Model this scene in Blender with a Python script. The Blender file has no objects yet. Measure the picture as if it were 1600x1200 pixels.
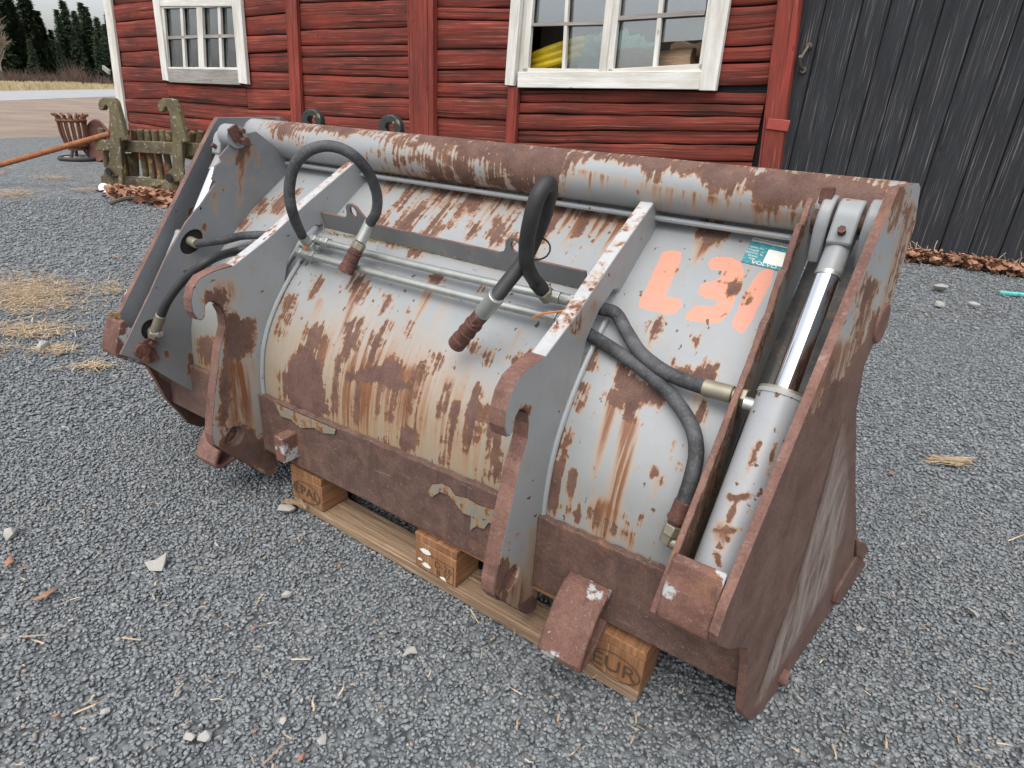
import bpy, bmesh, math, random
import numpy as np
from mathutils import Vector, Matrix, noise as mnoise
random.seed(7); rng = np.random.default_rng(7)
S = bpy.context.scene
COL = S.collection

# ------------------------------------------------------------------ camera frame (metres, camera foot at the origin)
F = 962.0; H = 1.22; PITCH = 0.4282007; ROLL = 0.0583936
fw = np.array([0, math.cos(PITCH), -math.sin(PITCH)])
_u0 = np.array([0, math.sin(PITCH), math.cos(PITCH)]); _r0 = np.array([1., 0, 0])
cr, sr = math.cos(ROLL), math.sin(ROLL)
R_ = cr*_r0 + sr*_u0; U_ = -sr*_r0 + cr*_u0
CAM = np.array([0, 0, H])

def ray(q): return fw + R_*(q[0]-800)/F - U_*(q[1]-600)/F
def on_plane(q, p0, n):
    d = ray(q); t = ((np.asarray(p0)-CAM)@n)/(d@n); return CAM + t*d
def on_z(q, z=0.0): return on_plane(q, (0, 0, z), np.array([0, 0, 1.]))
def at_depth(q, dep): return CAM + ray(q)*dep
def proj(P):
    d = np.asarray(P, float)-CAM; z = d@fw
    return np.stack([800+F*(d@R_)/z, 600-F*(d@U_)/z], -1)

# bucket frame: u along its width, v towards the viewer, z up
EU = np.array([0.84536548, -0.53418836, 0]); EV = np.array([-0.53418836, -0.84536548, 0]); OB = np.array([0.04288861, 1.16233218, 0])
BROT = math.atan2(EU[1], EU[0])
def W3(p): return OB + EU*p[0] + EV*p[1] + np.array([0, 0, p[2]])
def loc(P): d = np.asarray(P)-OB; return np.array([d@EU, d@EV, P[2]])
def onU(q, u): return loc(on_plane(q, W3((u, 0, 0)), EU))
def onV(q, v): return loc(on_plane(q, W3((0, v, 0)), EV))
def B(p): return Vector((p[0], -p[1], p[2]))            # bucket coordinates to its local space

# ------------------------------------------------------------------ mesh helpers
class MB:
    def __init__(s): s.v = []; s.f = []; s.m = []; s.uv = []
    def add(s, vs, fs, mi=0):
        o = len(s.v); s.v += [tuple(x) for x in vs]
        for f in fs: s.f.append([i+o for i in f]); s.m.append(mi)
    def box(s, c, sx, sy, sz, rot=None, mi=0, jit=0):
        vs = []
        for z in (-.5, .5):
            for x, y in ((-.5, -.5), (.5, -.5), (.5, .5), (-.5, .5)):
                p = Vector((x*sx, y*sy, z*sz))
                if jit: p += Vector((random.uniform(-jit, jit), random.uniform(-jit, jit), random.uniform(-jit, jit)))
                if rot: p = rot @ p
                vs.append(p+Vector(c))
        s.add(vs, [(3, 2, 1, 0), (4, 5, 6, 7), (0, 1, 5, 4), (1, 2, 6, 5), (2, 3, 7, 6), (3, 0, 4, 7)], mi)
    def rod(s, a, b, r, n=16, r2=None, cap=True, mi=0, ph=0):
        a = Vector(a); b = Vector(b); r2 = r if r2 is None else r2
        d = (b-a).normalized(); x = d.orthogonal().normalized(); y = d.cross(x)
        vs = []
        for P, rr in ((a, r), (b, r2)):
            for i in range(n):
                t = 2*math.pi*i/n+ph; vs.append(P+(x*math.cos(t)+y*math.sin(t))*rr)
        fs = [(i, (i+1) % n, n+(i+1) % n, n+i) for i in range(n)]
        if cap: fs += [tuple(range(n-1, -1, -1)), tuple(range(n, 2*n))]
        s.add(vs, fs, mi)
    def tube(s, pts, r, n=12, sub=8, cap=True, mi=0, rf=None):
        P = spline(pts, sub) if sub > 1 else [Vector(p) for p in pts]
        vs = []; m = len(P); x = None
        for i, p in enumerate(P):
            d = (P[min(i+1, m-1)]-P[max(i-1, 0)]).normalized()
            x = d.orthogonal().normalized() if x is None else (x-d*x.dot(d)).normalized()
            y = d.cross(x); rr = r if rf is None else r*rf(i/(m-1))
            for k in range(n):
                t = 2*math.pi*k/n; vs.append(p+(x*math.cos(t)+y*math.sin(t))*rr)
        fs = [(i*n+k, i*n+(k+1) % n, (i+1)*n+(k+1) % n, (i+1)*n+k) for i in range(m-1) for k in range(n)]
        if cap: fs += [tuple(range(n-1, -1, -1)), tuple(range((m-1)*n, m*n))]
        s.add(vs, fs, mi)
    def prism(s, loop, off, mi=0, ms=None):
        """flat polygon loop (3-D points) extruded by vector off"""
        n = len(loop); off = Vector(off); A = [Vector(p) for p in loop]
        nor = Vector((0, 0, 0))
        for i in range(n): nor += A[i].cross(A[(i+1) % n])
        if nor.dot(off) < 0: A.reverse()
        s.add(A+[p+off for p in A], [tuple(range(n-1, -1, -1)), tuple(range(n, 2*n))], mi)
        o = len(s.v)-2*n
        for i in range(n):
            s.f.append([o+i, o+(i+1) % n, o+n+(i+1) % n, o+n+i]); s.m.append(mi if ms is None else ms)
    def build(s, name, mats, parent=None, smooth=False, bevel=0, seg=2, ang=35):
        me = bpy.data.meshes.new(name); me.from_pydata(s.v, [], s.f)
        mats = mats if isinstance(mats, (list, tuple)) else [mats]
        for m in mats: me.materials.append(m)
        if len(mats) > 1: me.polygons.foreach_set('material_index', s.m)
        me.update()
        if len(s.uv) == len(s.f) and s.uv:
            uvl = me.uv_layers.new(name='UVMap'); flat = []
            for u in s.uv:
                for w in u: flat += [w[0], w[1]]
            uvl.data.foreach_set('uv', flat)
        o = bpy.data.objects.new(name, me); COL.objects.link(o)
        if parent: o.parent = parent
        finish(o, smooth, bevel, seg, ang)
        return o

def finish(o, smooth=False, bevel=0, seg=2, ang=35):
    if bevel:
        b = o.modifiers.new('bevel', 'BEVEL'); b.width = bevel; b.segments = seg; b.limit_method = 'ANGLE'; b.angle_limit = math.radians(40)
        smooth = True
    if smooth:
        o.data.polygons.foreach_set('use_smooth', [True]*len(o.data.polygons))
        try: o.data.set_sharp_from_angle(angle=math.radians(ang))
        except Exception: pass

def spline(pts, sub=8):
    P = [Vector(p) for p in pts]; out = []
    for i in range(len(P)-1):
        p0 = P[i-1] if i else P[0]*2-P[1]; p1 = P[i]; p2 = P[i+1]; p3 = P[i+2] if i+2 < len(P) else P[-1]*2-P[-2]
        for k in range(sub):
            t = k/sub
            out.append(.5*((2*p1)+(p2-p0)*t+(2*p0-5*p1+4*p2-p3)*t*t+(3*p1-p0-3*p2+p3)*t**3))
    out.append(P[-1]); return out

def np_mesh(name, V, Fc, mats, parent=None, smooth=False, mi=None):
    me = bpy.data.meshes.new(name); n = Fc.shape[1]
    me.vertices.add(len(V)); me.vertices.foreach_set('co', np.ascontiguousarray(V, dtype=np.float32).ravel())
    me.loops.add(Fc.size); me.loops.foreach_set('vertex_index', np.ascontiguousarray(Fc, dtype=np.int32).ravel())
    me.polygons.add(len(Fc)); me.polygons.foreach_set('loop_start', np.arange(0, Fc.size, n, dtype=np.int32))
    try: me.polygons.foreach_set('loop_total', np.full(len(Fc), n, dtype=np.int32))
    except Exception: pass
    for m in (mats if isinstance(mats, (list, tuple)) else [mats]): me.materials.append(m)
    if mi is not None: me.polygons.foreach_set('material_index', np.ascontiguousarray(mi, dtype=np.int32))
    me.update(calc_edges=True); me.validate()
    o = bpy.data.objects.new(name, me); COL.objects.link(o)
    if parent: o.parent = parent
    if smooth: me.polygons.foreach_set('use_smooth', [True]*len(me.polygons))
    return o

def plate(name, loop, off, mats, parent, holes=(), dense=0, bevel=0):
    """flat plate with holes; mats[0] faces, mats[1] cut edges"""
    bm = bmesh.new(); off = Vector(off); loops = []
    for L in [loop]+list(holes):
        vs = [bm.verts.new(p) for p in L]; loops.append(vs)
        for i in range(len(vs)): bm.edges.new((vs[i], vs[(i+1) % len(vs)]))
    bmesh.ops.triangle_fill(bm, edges=bm.edges[:], use_beauty=True)
    bm.normal_update()
    for f in bm.faces:
        if f.normal.dot(off) > 0: f.normal_flip()
    if dense:
        for _ in range(7):
            es = [e for e in bm.edges if e.calc_length() > dense]
            if not es: break
            bmesh.ops.subdivide_edges(bm, edges=es, cuts=1)
            bmesh.ops.triangulate(bm, faces=[f for f in bm.faces if len(f.verts) > 3])
    front = bm.faces[:]
    bnd = [e for e in bm.edges if e.is_boundary]
    r = bmesh.ops.duplicate(bm, geom=bm.faces[:]+bm.edges[:]+bm.verts[:])
    mp = r['vert_map']
    nf = [g for g in r['geom'] if isinstance(g, bmesh.types.BMFace)]
    for v in [g for g in r['geom'] if isinstance(g, bmesh.types.BMVert)]: v.co += off
    for f in nf: f.normal_flip()
    for e in bnd:
        a, b = e.verts
        try:
            f = bm.faces.new((a, b, mp[b], mp[a])); f.material_index = 1 if len(mats) > 1 else 0
        except Exception: pass
    bmesh.ops.recalc_face_normals(bm, faces=bm.faces[:])
    me = bpy.data.meshes.new(name); bm.to_mesh(me); bm.free()
    for m in mats: me.materials.append(m)
    o = bpy.data.objects.new(name, me); COL.objects.link(o); o.parent = parent
    if bevel: finish(o, bevel=bevel)
    return o

def circle(c, r, ex, ey, n=20):
    c = Vector(c); ex = Vector(ex); ey = Vector(ey)
    return [c+ex*math.cos(2*math.pi*i/n)*r+ey*math.sin(2*math.pi*i/n)*r for i in range(n)]

def tag(o, label=None, cat=None, group=None, kind=None):
    if label: o['label'] = label
    if cat: o['category'] = cat
    if group: o['group'] = group
    if kind: o['kind'] = kind
    return o
def empty(name, p=(0, 0, 0), rz=0):
    o = bpy.data.objects.new(name, None); COL.objects.link(o); o.location = p; o.rotation_euler = (0, 0, rz); o.empty_display_size = .1
    return o
def copy_tree(o, parent=None):
    c = o.copy(); COL.objects.link(c)
    if parent: c.parent = parent
    for ch in list(o.children): copy_tree(ch, c)
    return c
_dg = None
def text_mesh(body, size, extrude=0.0):
    cu = bpy.data.curves.new('lettering', 'FONT'); cu.body = body; cu.size = size; cu.align_x = 'CENTER'; cu.align_y = 'CENTER'; cu.extrude = extrude
    o = bpy.data.objects.new('lettering', cu); COL.objects.link(o)
    bpy.context.view_layer.update()
    me = bpy.data.meshes.new_from_object(o.evaluated_get(bpy.context.evaluated_depsgraph_get()))
    V = [v.co.copy() for v in me.vertices]; Fc = [tuple(p.vertices) for p in me.polygons]
    bpy.data.objects.remove(o); bpy.data.curves.remove(cu); bpy.data.meshes.remove(me)
    return V, Fc

# ------------------------------------------------------------------ painted-on wear: smooth fields stored on the mesh
def sd_poly(q, pts):
    pts = np.array(pts, float); n = len(pts); d = np.full(len(q), 1e9); ins = np.zeros(len(q), bool)
    for i in range(n):
        a = pts[i]; b = pts[(i+1) % n]; ab = b-a; t = np.clip(((q-a)@ab)/max(ab@ab, 1e-9), 0, 1)
        d = np.minimum(d, np.linalg.norm(q-a-t[:, None]*ab, axis=1))
        c = ((a[1] > q[:, 1]) != (b[1] > q[:, 1])) & (q[:, 0] < (b[0]-a[0])*(q[:, 1]-a[1])/((b[1]-a[1]) if abs(b[1]-a[1]) > 1e-9 else 1e-9)+a[0])
        ins ^= c
    return np.where(ins, d, -d)
def sd_cap(q, x0, y0, x1, y1, r0, r1):
    a = np.array([x0, y0], float); b = np.array([x1, y1], float); ab = b-a
    t = np.clip(((q-a)@ab)/max(ab@ab, 1e-9), 0, 1)
    return (r0+(r1-r0)*t)-np.linalg.norm(q-a-t[:, None]*ab, axis=1)
def field(q, shapes, soft, top=1.0):
    f = np.zeros(len(q))
    for s in shapes:
        sd = sd_poly(q, s) if isinstance(s, list) else sd_cap(q, *s)
        f = np.maximum(f, np.clip(.5+sd/soft, 0, top))
    return f
def trail(q, shapes, fade=1.0):
    """capsules whose strength dies from the first end to the second"""
    f = np.zeros(len(q))
    for s in shapes:
        x0, y0, x1, y1, r0, r1 = s[:6]; k = s[6] if len(s) > 6 else 1
        a = np.array([x0, y0], float); ab = np.array([x1-x0, y1-y0], float)
        t = np.clip(((q-a)@ab)/(ab@ab), 0, 1)
        d = np.linalg.norm(q-a-t[:, None]*ab, axis=1)/(r0+(r1-r0)*t)
        f = np.maximum(f, k*np.clip(1.25-d, 0, 1)*(1-fade*t))
    return f
def set_attr(o, name, val):
    a = o.data.attributes.new(name, 'FLOAT', 'POINT'); a.data.foreach_set('value', np.ascontiguousarray(val, dtype=np.float32))
def vpix(o, local=True):
    n = len(o.data.vertices); co = np.empty(n*3, np.float32); o.data.vertices.foreach_get('co', co); co = co.reshape(-1, 3).astype(float)
    P = OB+co[:, :1]*EU-co[:, 1:2]*EV+np.stack([0*co[:, 2], 0*co[:, 2], co[:, 2]], 1)
    return proj(P), co

# ------------------------------------------------------------------ materials
class NT:
    def __init__(s, name):
        s.mat = bpy.data.materials.new(name); s.mat.use_nodes = True; s.t = s.mat.node_tree; s.t.nodes.clear()
        s.out = s.n('ShaderNodeOutputMaterial')
    def n(s, ty, **kw):
        nd = s.t.nodes.new(ty)
        for k, v in kw.items(): setattr(nd, k, v)
        return nd
    def set(s, sock, v):
        if isinstance(v, bpy.types.NodeSocket): s.t.links.new(v, sock)
        elif v is not None: sock.default_value = v
    def math(s, op, a, b=None, c=None, clamp=False):
        nd = s.n('ShaderNodeMath', operation=op, use_clamp=clamp); s.set(nd.inputs[0], a)
        if b is not None: s.set(nd.inputs[1], b)
        if c is not None: s.set(nd.inputs[2], c)
        return nd.outputs[0]
    def mix(s, f, a, b, mode='MIX'):
        nd = s.n('ShaderNodeMix', data_type='RGBA', blend_type=mode)
        s.set(nd.inputs[0], f); s.set(nd.inputs[6], c4(a)); s.set(nd.inputs[7], c4(b)); return nd.outputs[2]
    def noise(s, vec, scale, detail=4, rough=.55, dist=0, dim='3D'):
        nd = s.n('ShaderNodeTexNoise', noise_dimensions=dim); s.set(nd.inputs['Vector'], vec); nd.inputs['Scale'].default_value = scale
        nd.inputs['Detail'].default_value = detail; nd.inputs['Roughness'].default_value = rough; nd.inputs['Distortion'].default_value = dist
        return nd.outputs[0]
    def vor(s, vec, scale, feature='F1', out='Distance', rnd=1):
        nd = s.n('ShaderNodeTexVoronoi', feature=feature); s.set(nd.inputs['Vector'], vec); nd.inputs['Scale'].default_value = scale
        nd.inputs['Randomness'].default_value = rnd
        return nd.outputs[out]
    def mapr(s, v, a, b, c=0, d=1, smooth=False):
        nd = s.n('ShaderNodeMapRange', interpolation_type='SMOOTHSTEP' if smooth else 'LINEAR'); s.set(nd.inputs[0], v)
        for i, x in enumerate((a, b, c, d)): s.set(nd.inputs[i+1], x)
        return nd.outputs[0]
    def scale(s, vec, k, off=(0, 0, 0)):
        nd = s.n('ShaderNodeMapping'); s.set(nd.inputs[0], vec); nd.inputs['Scale'].default_value = k; nd.inputs['Location'].default_value = off; return nd.outputs[0]
    def coord(s, which='Object'): return s.n('ShaderNodeTexCoord').outputs[which]
    def attr(s, name): return s.n('ShaderNodeAttribute', attribute_name=name).outputs['Fac']
    def ramp(s, f, stops):
        nd = s.n('ShaderNodeValToRGB'); cr_ = nd.color_ramp
        cr_.elements.remove(cr_.elements[1]); cr_.elements[0].position = stops[0][0]; cr_.elements[0].color = c4(stops[0][1])
        for p, c in stops[1:]: cr_.elements.new(p).color = c4(c)
        s.set(nd.inputs[0], f); return nd.outputs[0]
    def bump(s, h, strength=1.0, dist=.002, nrm=None):
        nd = s.n('ShaderNodeBump'); s.set(nd.inputs['Height'], h); nd.inputs['Strength'].default_value = strength; nd.inputs['Distance'].default_value = dist
        if nrm is not None: s.set(nd.inputs['Normal'], nrm)
        return nd.outputs[0]
    def bsdf(s, col, rough=.6, metal=0, nrm=None, spec=None, **kw):
        nd = s.n('ShaderNodeBsdfPrincipled'); s.set(nd.inputs['Base Color'], c4(col)); s.set(nd.inputs['Roughness'], rough); s.set(nd.inputs['Metallic'], metal)
        if nrm is not None: s.set(nd.inputs['Normal'], nrm)
        if spec is not None: nd.inputs['Specular IOR Level'].default_value = spec
        for k, v in kw.items(): s.set(nd.inputs[k], c4(v))
        s.set(s.out.inputs[0], nd.outputs[0]); return s.mat
    def rand(s): return s.n('ShaderNodeNewGeometry').outputs['Random Per Island']
def c4(c):
    if isinstance(c, (tuple, list)) and len(c) == 3: return (c[0], c[1], c[2], 1)
    return c

RUST_STOPS = [(.25, (.045, .026, .021)), (.45, (.092, .050, .039)), (.62, (.150, .087, .068)), (.8, (.24, .150, .118))]
def rust_color(N, vec, k=1.0):
    a = N.noise(vec, 14*k, 8, .68); b = N.noise(vec, 170*k, 4, .7)
    m = N.math('ADD', N.math('MULTIPLY', a, .62), N.math('MULTIPLY', b, .40))
    return N.ramp(m, RUST_STOPS), b

def paint_mat(name, base=(.278, .293, .30), bias=0.0, uv=False, amp=.75, extra=None, chip=.70, dirt=.5, sx=1.0, rough=.4):
    N = NT(name); vec = N.coord('UV') if uv else N.coord('Object')
    nA = N.noise(vec, 9, 10, .66, .3); nB = N.noise(vec, 75, 6, .6); nC = N.noise(vec, 30, 8, .65, .4)
    st = N.noise(N.scale(vec, (75*sx, 3.2, 1) if uv else (60, 60, 4)), 1, 5, .6)
    wear = N.attr('wear'); stain_a = N.attr('stain')
    f = N.math('ADD', N.math('MULTIPLY', N.math('SUBTRACT', nA, .5), amp*1.5), N.math('MULTIPLY', N.math('SUBTRACT', nB, .5), .7))
    f = N.math('ADD', f, N.math('MULTIPLY', N.math('SUBTRACT', nC, .5), 1.1))
    f = N.math('ADD', N.math('ADD', f, wear), bias)
    f = N.math('ADD', f, N.math('MULTIPLY', N.math('SUBTRACT', st, .5), 1.35 if uv else .4))
    mask = N.mapr(f, .47, .53)
    spk = N.mapr(N.noise(N.scale(vec, (1, .6, 1)), 48, 3, .5), chip, chip+.025)
    mask = N.math('MAXIMUM', mask, spk)
    halo = N.math('MULTIPLY', N.mapr(f, .16, .5, smooth=True), N.mapr(st, .30, .56, .25, 1.15))
    stain = N.math('MULTIPLY', stain_a, N.mapr(st, .38, .58, .55, 1.45))
    stain = N.math('MAXIMUM', stain, N.math('MULTIPLY', halo, .9), clamp=True)
    low = N.noise(vec, 2.6, 5, .6)
    col = N.mix(N.mapr(low, .35, .75), tuple(x*1.06 for x in base), tuple(x*.84 for x in base))
    fine = N.noise(vec, 22, 6, .7)
    col = N.mix(N.math('MULTIPLY', N.mapr(fine, .5, .8), dirt), col, (.27, .235, .18))
    grime = N.attr('grime')
    col = N.mix(N.math('MULTIPLY', grime, N.mapr(nA, .25, .7, .45, 1.0)), col, (.215, .195, .14))
    if extra: col, mask = extra(N, vec, col, mask, nA, nB)
    scol = N.ramp(N.math('ADD', N.math('MULTIPLY', stain, .7), N.math('MULTIPLY', nB, .25)), [(.15, (.47, .32, .14)), (.42, (.39, .185, .05)), (.72, (.18, .068, .022))])
    col = N.mix(N.math('MULTIPLY', stain, .95, clamp=True), col, scol)
    rc, rb = rust_color(N, vec)
    rc = N.mix(N.math('MULTIPLY', N.mapr(f, .5, .74, 1, 0), N.mapr(nC, .38, .62, .15, .8)), rc, (.20, .088, .038))
    col = N.mix(mask, col, rc)
    h = N.math('ADD', N.math('SUBTRACT', 1, mask), N.math('MULTIPLY', N.math('MULTIPLY', rb, mask), .5))
    h = N.math('ADD', h, N.math('MULTIPLY', low, .15))
    return N.bsdf(col, N.mapr(mask, 0, 1, rough, .85), 0, N.bump(h, .7, .0018), spec=.4)

def rust_mat(name, tint=(1, 1, 1), k=1.0, grey=.0, rough=.72):
    N = NT(name); vec = N.coord('Object'); c, b = rust_color(N, vec, k)
    c = N.mix(1.0, c, tint, 'MULTIPLY')
    sp = N.mapr(N.noise(vec, 120, 3, .6), .60, .72)
    c = N.mix(N.math('MULTIPLY', sp, .35), c, (.34, .25, .21))
    lw = N.mapr(N.noise(vec, 5, 6, .7), .55, .75)
    c = N.mix(N.math('MULTIPLY', lw, .55), c, (.09, .075, .07))
    og = N.mapr(N.noise(vec, 7, 9, .72, .5), .57, .66); c = N.mix(N.math('MULTIPLY', og, .5), c, (.23, .105, .05))
    dk = N.mapr(N.noise(N.scale(vec, (34, 34, 5)), 1, 6, .65), .58, .68); c = N.mix(N.math('MULTIPLY', dk, .55), c, (.045, .032, .028))
    sc = N.mapr(N.noise(N.scale(vec, (8, 90, 90)), 1, 5, .7, 1.5), .63, .68); c = N.mix(N.math('MULTIPLY', sc, .45), c, (.33, .26, .22))
    if grey: c = N.mix(N.math('MULTIPLY', N.mapr(N.noise(vec, 11, 8, .7), .56, .60), grey), c, (.40, .41, .40))
    return N.bsdf(c, rough, 0, N.bump(N.noise(vec, 90, 5, .7), .6, .0016), spec=.35)

def simple(name, col, rough=.6, metal=0, var=.25, nscale=20, bump=.2, bd=.001, spec=None):
    N = NT(name); vec = N.coord('Object'); n = N.noise(vec, nscale, 6, .6)
    c = N.mix(n, tuple(x*(1-var) for x in col), tuple(min(1, x*(1+var)) for x in col))
    return N.bsdf(c, rough, metal, N.bump(n, bump, bd), spec=spec)

def wood_mat(name, base, dark, light, wear=.35, crack=.6, grain=(1.2, 38, 38), crk=.665):
    """grain runs along UV x"""
    N = NT(name); uv = N.coord('UV'); g = N.scale(uv, grain)
    a = N.noise(g, 1, 8, .68, .2); b = N.noise(N.scale(uv, (grain[0]*2, grain[1]*2.2, 1)), 1, 6, .65, .2)
    big = N.noise(N.scale(uv, (.9, 3.5, 1)), 1, 5, .6)
    col = N.mix(N.mapr(big, .38, .66), base, dark)
    col = N.mix(N.math('MULTIPLY', N.mapr(a, .42, .60), wear), col, dark)
    col = N.mix(N.math('MULTIPLY', N.mapr(b, .56, .68), wear*.8), col, light)
    ck = N.mapr(N.noise(N.scale(uv, (grain[0]*.55, grain[1]*1.1, 1)), 1, 4, .55, .25), crk, crk+.02)
    col = N.mix(N.math('MULTIPLY', ck, crack), col, (.012, .008, .006))
    kn = N.mapr(N.vor(N.scale(uv, (2.1, 5, 1)), 1), .045, .075, 1, 0)
    col = N.mix(N.math('MULTIPLY', kn, .6), col, tuple(x*.35 for x in dark))
    h = N.math('SUBTRACT', N.math('ADD', a, N.math('MULTIPLY', b, .5)), N.math('MULTIPLY', ck, 1.6))
    return N.bsdf(col, .82, 0, N.bump(h, .8, .006), spec=.25)

M = {}
GREY = (.43, .45, .46)
def letter_extra(N, vec, col, mask, nA, nB):
    L = N.attr('letter')
    f = N.math('ADD', L, N.math('ADD', N.math('MULTIPLY', N.math('SUBTRACT', nB, .5), .35), N.math('MULTIPLY', N.math('SUBTRACT', nA, .5), .25)))
    m = N.mapr(f, .42, .58)
    sc = N.mapr(N.noise(N.scale(vec, (30, 120, 1)), 1, 5, .7), .46, .68, .97, .5)
    return N.mix(N.math('MULTIPLY', m, sc), col, (.60, .245, .16)), mask
M['shell'] = paint_mat('shell_paint', uv=True, extra=letter_extra, chip=.672)
M['tube'] = paint_mat('tube_paint', uv=True, amp=1.0, chip=.73)
M['paint'] = paint_mat('grey_paint', bias=.02, chip=.70)
M['paintdark'] = paint_mat('side_paint', base=(.185, .195, .205), bias=.0, chip=.715)
M['bracket'] = paint_mat('bracket_shade_paint', base=(.15, .155, .155), chip=.70); M['bay'] = paint_mat('bay_shade', base=(.07, .07, .068), bias=.05)  # bracket and bay tones darkened: their shade is put into the base colour
M['barrel'] = paint_mat('barrel_paint', base=(.315, .325, .335), bias=.06, chip=.65, dirt=.5, rough=.38)
M['wornedge'] = paint_mat('worn_paint', base=(.42, .43, .44), bias=.26, amp=.9, chip=.66)
M['plate'] = paint_mat('plate_paint', bias=.03, chip=.685, dirt=.7)
M['rust'] = rust_mat('rust', (1.0, .95, .93))
M['rustedge'] = rust_mat('rust_edge', (1.42, 1.30, 1.27))
M['rustplate'] = rust_mat('rust_beam', (.95, .98, .98), 1.3)
M['rustdark'] = rust_mat('rust_coupling', (.95, .75, .74), 3)
M['rustpaint'] = rust_mat('rust_flaked', (1.25, 1.1, 1.05), 1.4, grey=.95)
def hose_mat():
    N = NT('hose_rubber'); vec = N.coord('Object'); n = N.noise(vec, 160, 5, .7); m = N.noise(vec, 14, 5, .6)
    c = N.mix(N.mapr(m, .4, .7), (.030, .031, .033), (.098, .10, .103))
    c = N.mix(N.math('MULTIPLY', N.mapr(n, .5, .75), .35), c, (.22, .22, .22))
    return N.bsdf(c, .68, 0, N.bump(n, .5, .001), spec=.35)
M['hose'] = hose_mat()
M['hoseblack'] = simple('hose_black', (.022, .022, .023), .6, 0, .4, 60)
M['steel'] = simple('zinc_steel', (.42, .43, .40), .42, .75, .3, 30)
M['brass'] = simple('dull_fitting', (.30, .27, .20), .45, .6, .35, 25)
M['chrome'] = simple('chrome', (.82, .83, .85), .07, 1.0, .02, 5, 0)
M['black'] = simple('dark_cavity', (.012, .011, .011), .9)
M['orangebit'] = simple('orange_scrap', (.55, .16, .03), .6)
M['moss'] = simple('dry_moss', (.25, .17, .06), .95, 0, .5, 90, 1, .003)

# ------------------------------------------------------------------ THE BUCKET
bucket = empty('loader_bucket', tuple(OB), BROT)
tag(bucket, 'big rusty grey wheel loader bucket resting on a wooden pallet, marked L31 in orange', 'loader bucket')
PROF = [(-.60, 1.052), (-.49, .969), (-.33, .857), (-.235, .780), (-.172, .722), (-.130, .676), (-.098, .634), (-.07, .590), (-.048, .545), (-.033, .50), (-.024, .45), (-.019, .40), (-.018, .34), (-.020, .26), (-.022, .185)]
PP = np.array(PROF)
def sd_prof(v, z):
    q = np.array([[v, z]]); best = 1e9; sg = 1
    for a, b in zip(PP[:-1], PP[1:]):
        ab = b-a; t = np.clip(((q[0]-a)@ab)/(ab@ab), 0, 1); w = q[0]-a-t*ab; d = np.hypot(*w)
        if d < best: best = d; sg = 1 if (ab[0]*w[1]-ab[1]*w[0]) > 0 else -1
    return best*sg
def onS(q, off=0.0):
    d = ray(q); lo = None; prev = None
    for i in range(400):
        t = .7+i*.012; p = loc(CAM+t*d); s = sd_prof(p[1], p[2])-off
        if prev is not None and prev > 0 >= s:
            a, b = t-.012, t
            for _ in range(30):
                m = (a+b)/2; p = loc(CAM+m*d)
                if sd_prof(p[1], p[2])-off > 0: a = m
                else: b = m
            return loc(CAM+b*d)
        prev = s
    return p

def sheet(name, u0, u1, prof, du, ds, mat, thick=None, uvoff=0):
    P = []; L = [0]
    for i in range(1, len(prof)): L.append(L[-1]+math.dist(prof[i-1], prof[i]))
    sm = spline([(a, b, 0) for a, b in prof], 6)
    ls = [0]
    for i in range(1, len(sm)): ls.append(ls[-1]+(sm[i]-sm[i-1]).length)
    ns = max(2, int(ls[-1]/ds)); nu = max(2, int((u1-u0)/du))
    ss = np.linspace(0, ls[-1], ns+1); vv = np.interp(ss, ls, [p.x for p in sm]); zz = np.interp(ss, ls, [p.y for p in sm])
    uu = np.linspace(u0, u1, nu+1)
    UU, SS = np.meshgrid(uu, ss); V = np.stack([UU.ravel(), -np.repeat(vv, nu+1), np.repeat(zz, nu+1)], 1)
    i = np.arange(ns)[:, None]*(nu+1)+np.arange(nu)[None]; i = i.ravel()
    Fc = np.stack([i, i+nu+1, i+nu+2, i+1], 1)
    o = np_mesh(name, V, Fc, mat, bucket, True)
    uvl = o.data.uv_layers.new(name='UVMap'); li = np.empty(len(o.data.loops), np.int32); o.data.loops.foreach_get('vertex_index', li)
    UV = np.stack([UU.ravel()+uvoff, -SS.ravel()], 1)[li]; uvl.data.foreach_set('uv', UV.astype(np.float32).ravel())
    if thick:
        s = o.modifiers.new('solid', 'SOLIDIFY'); s.thickness = thick; s.offset = -1
    return o

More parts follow.
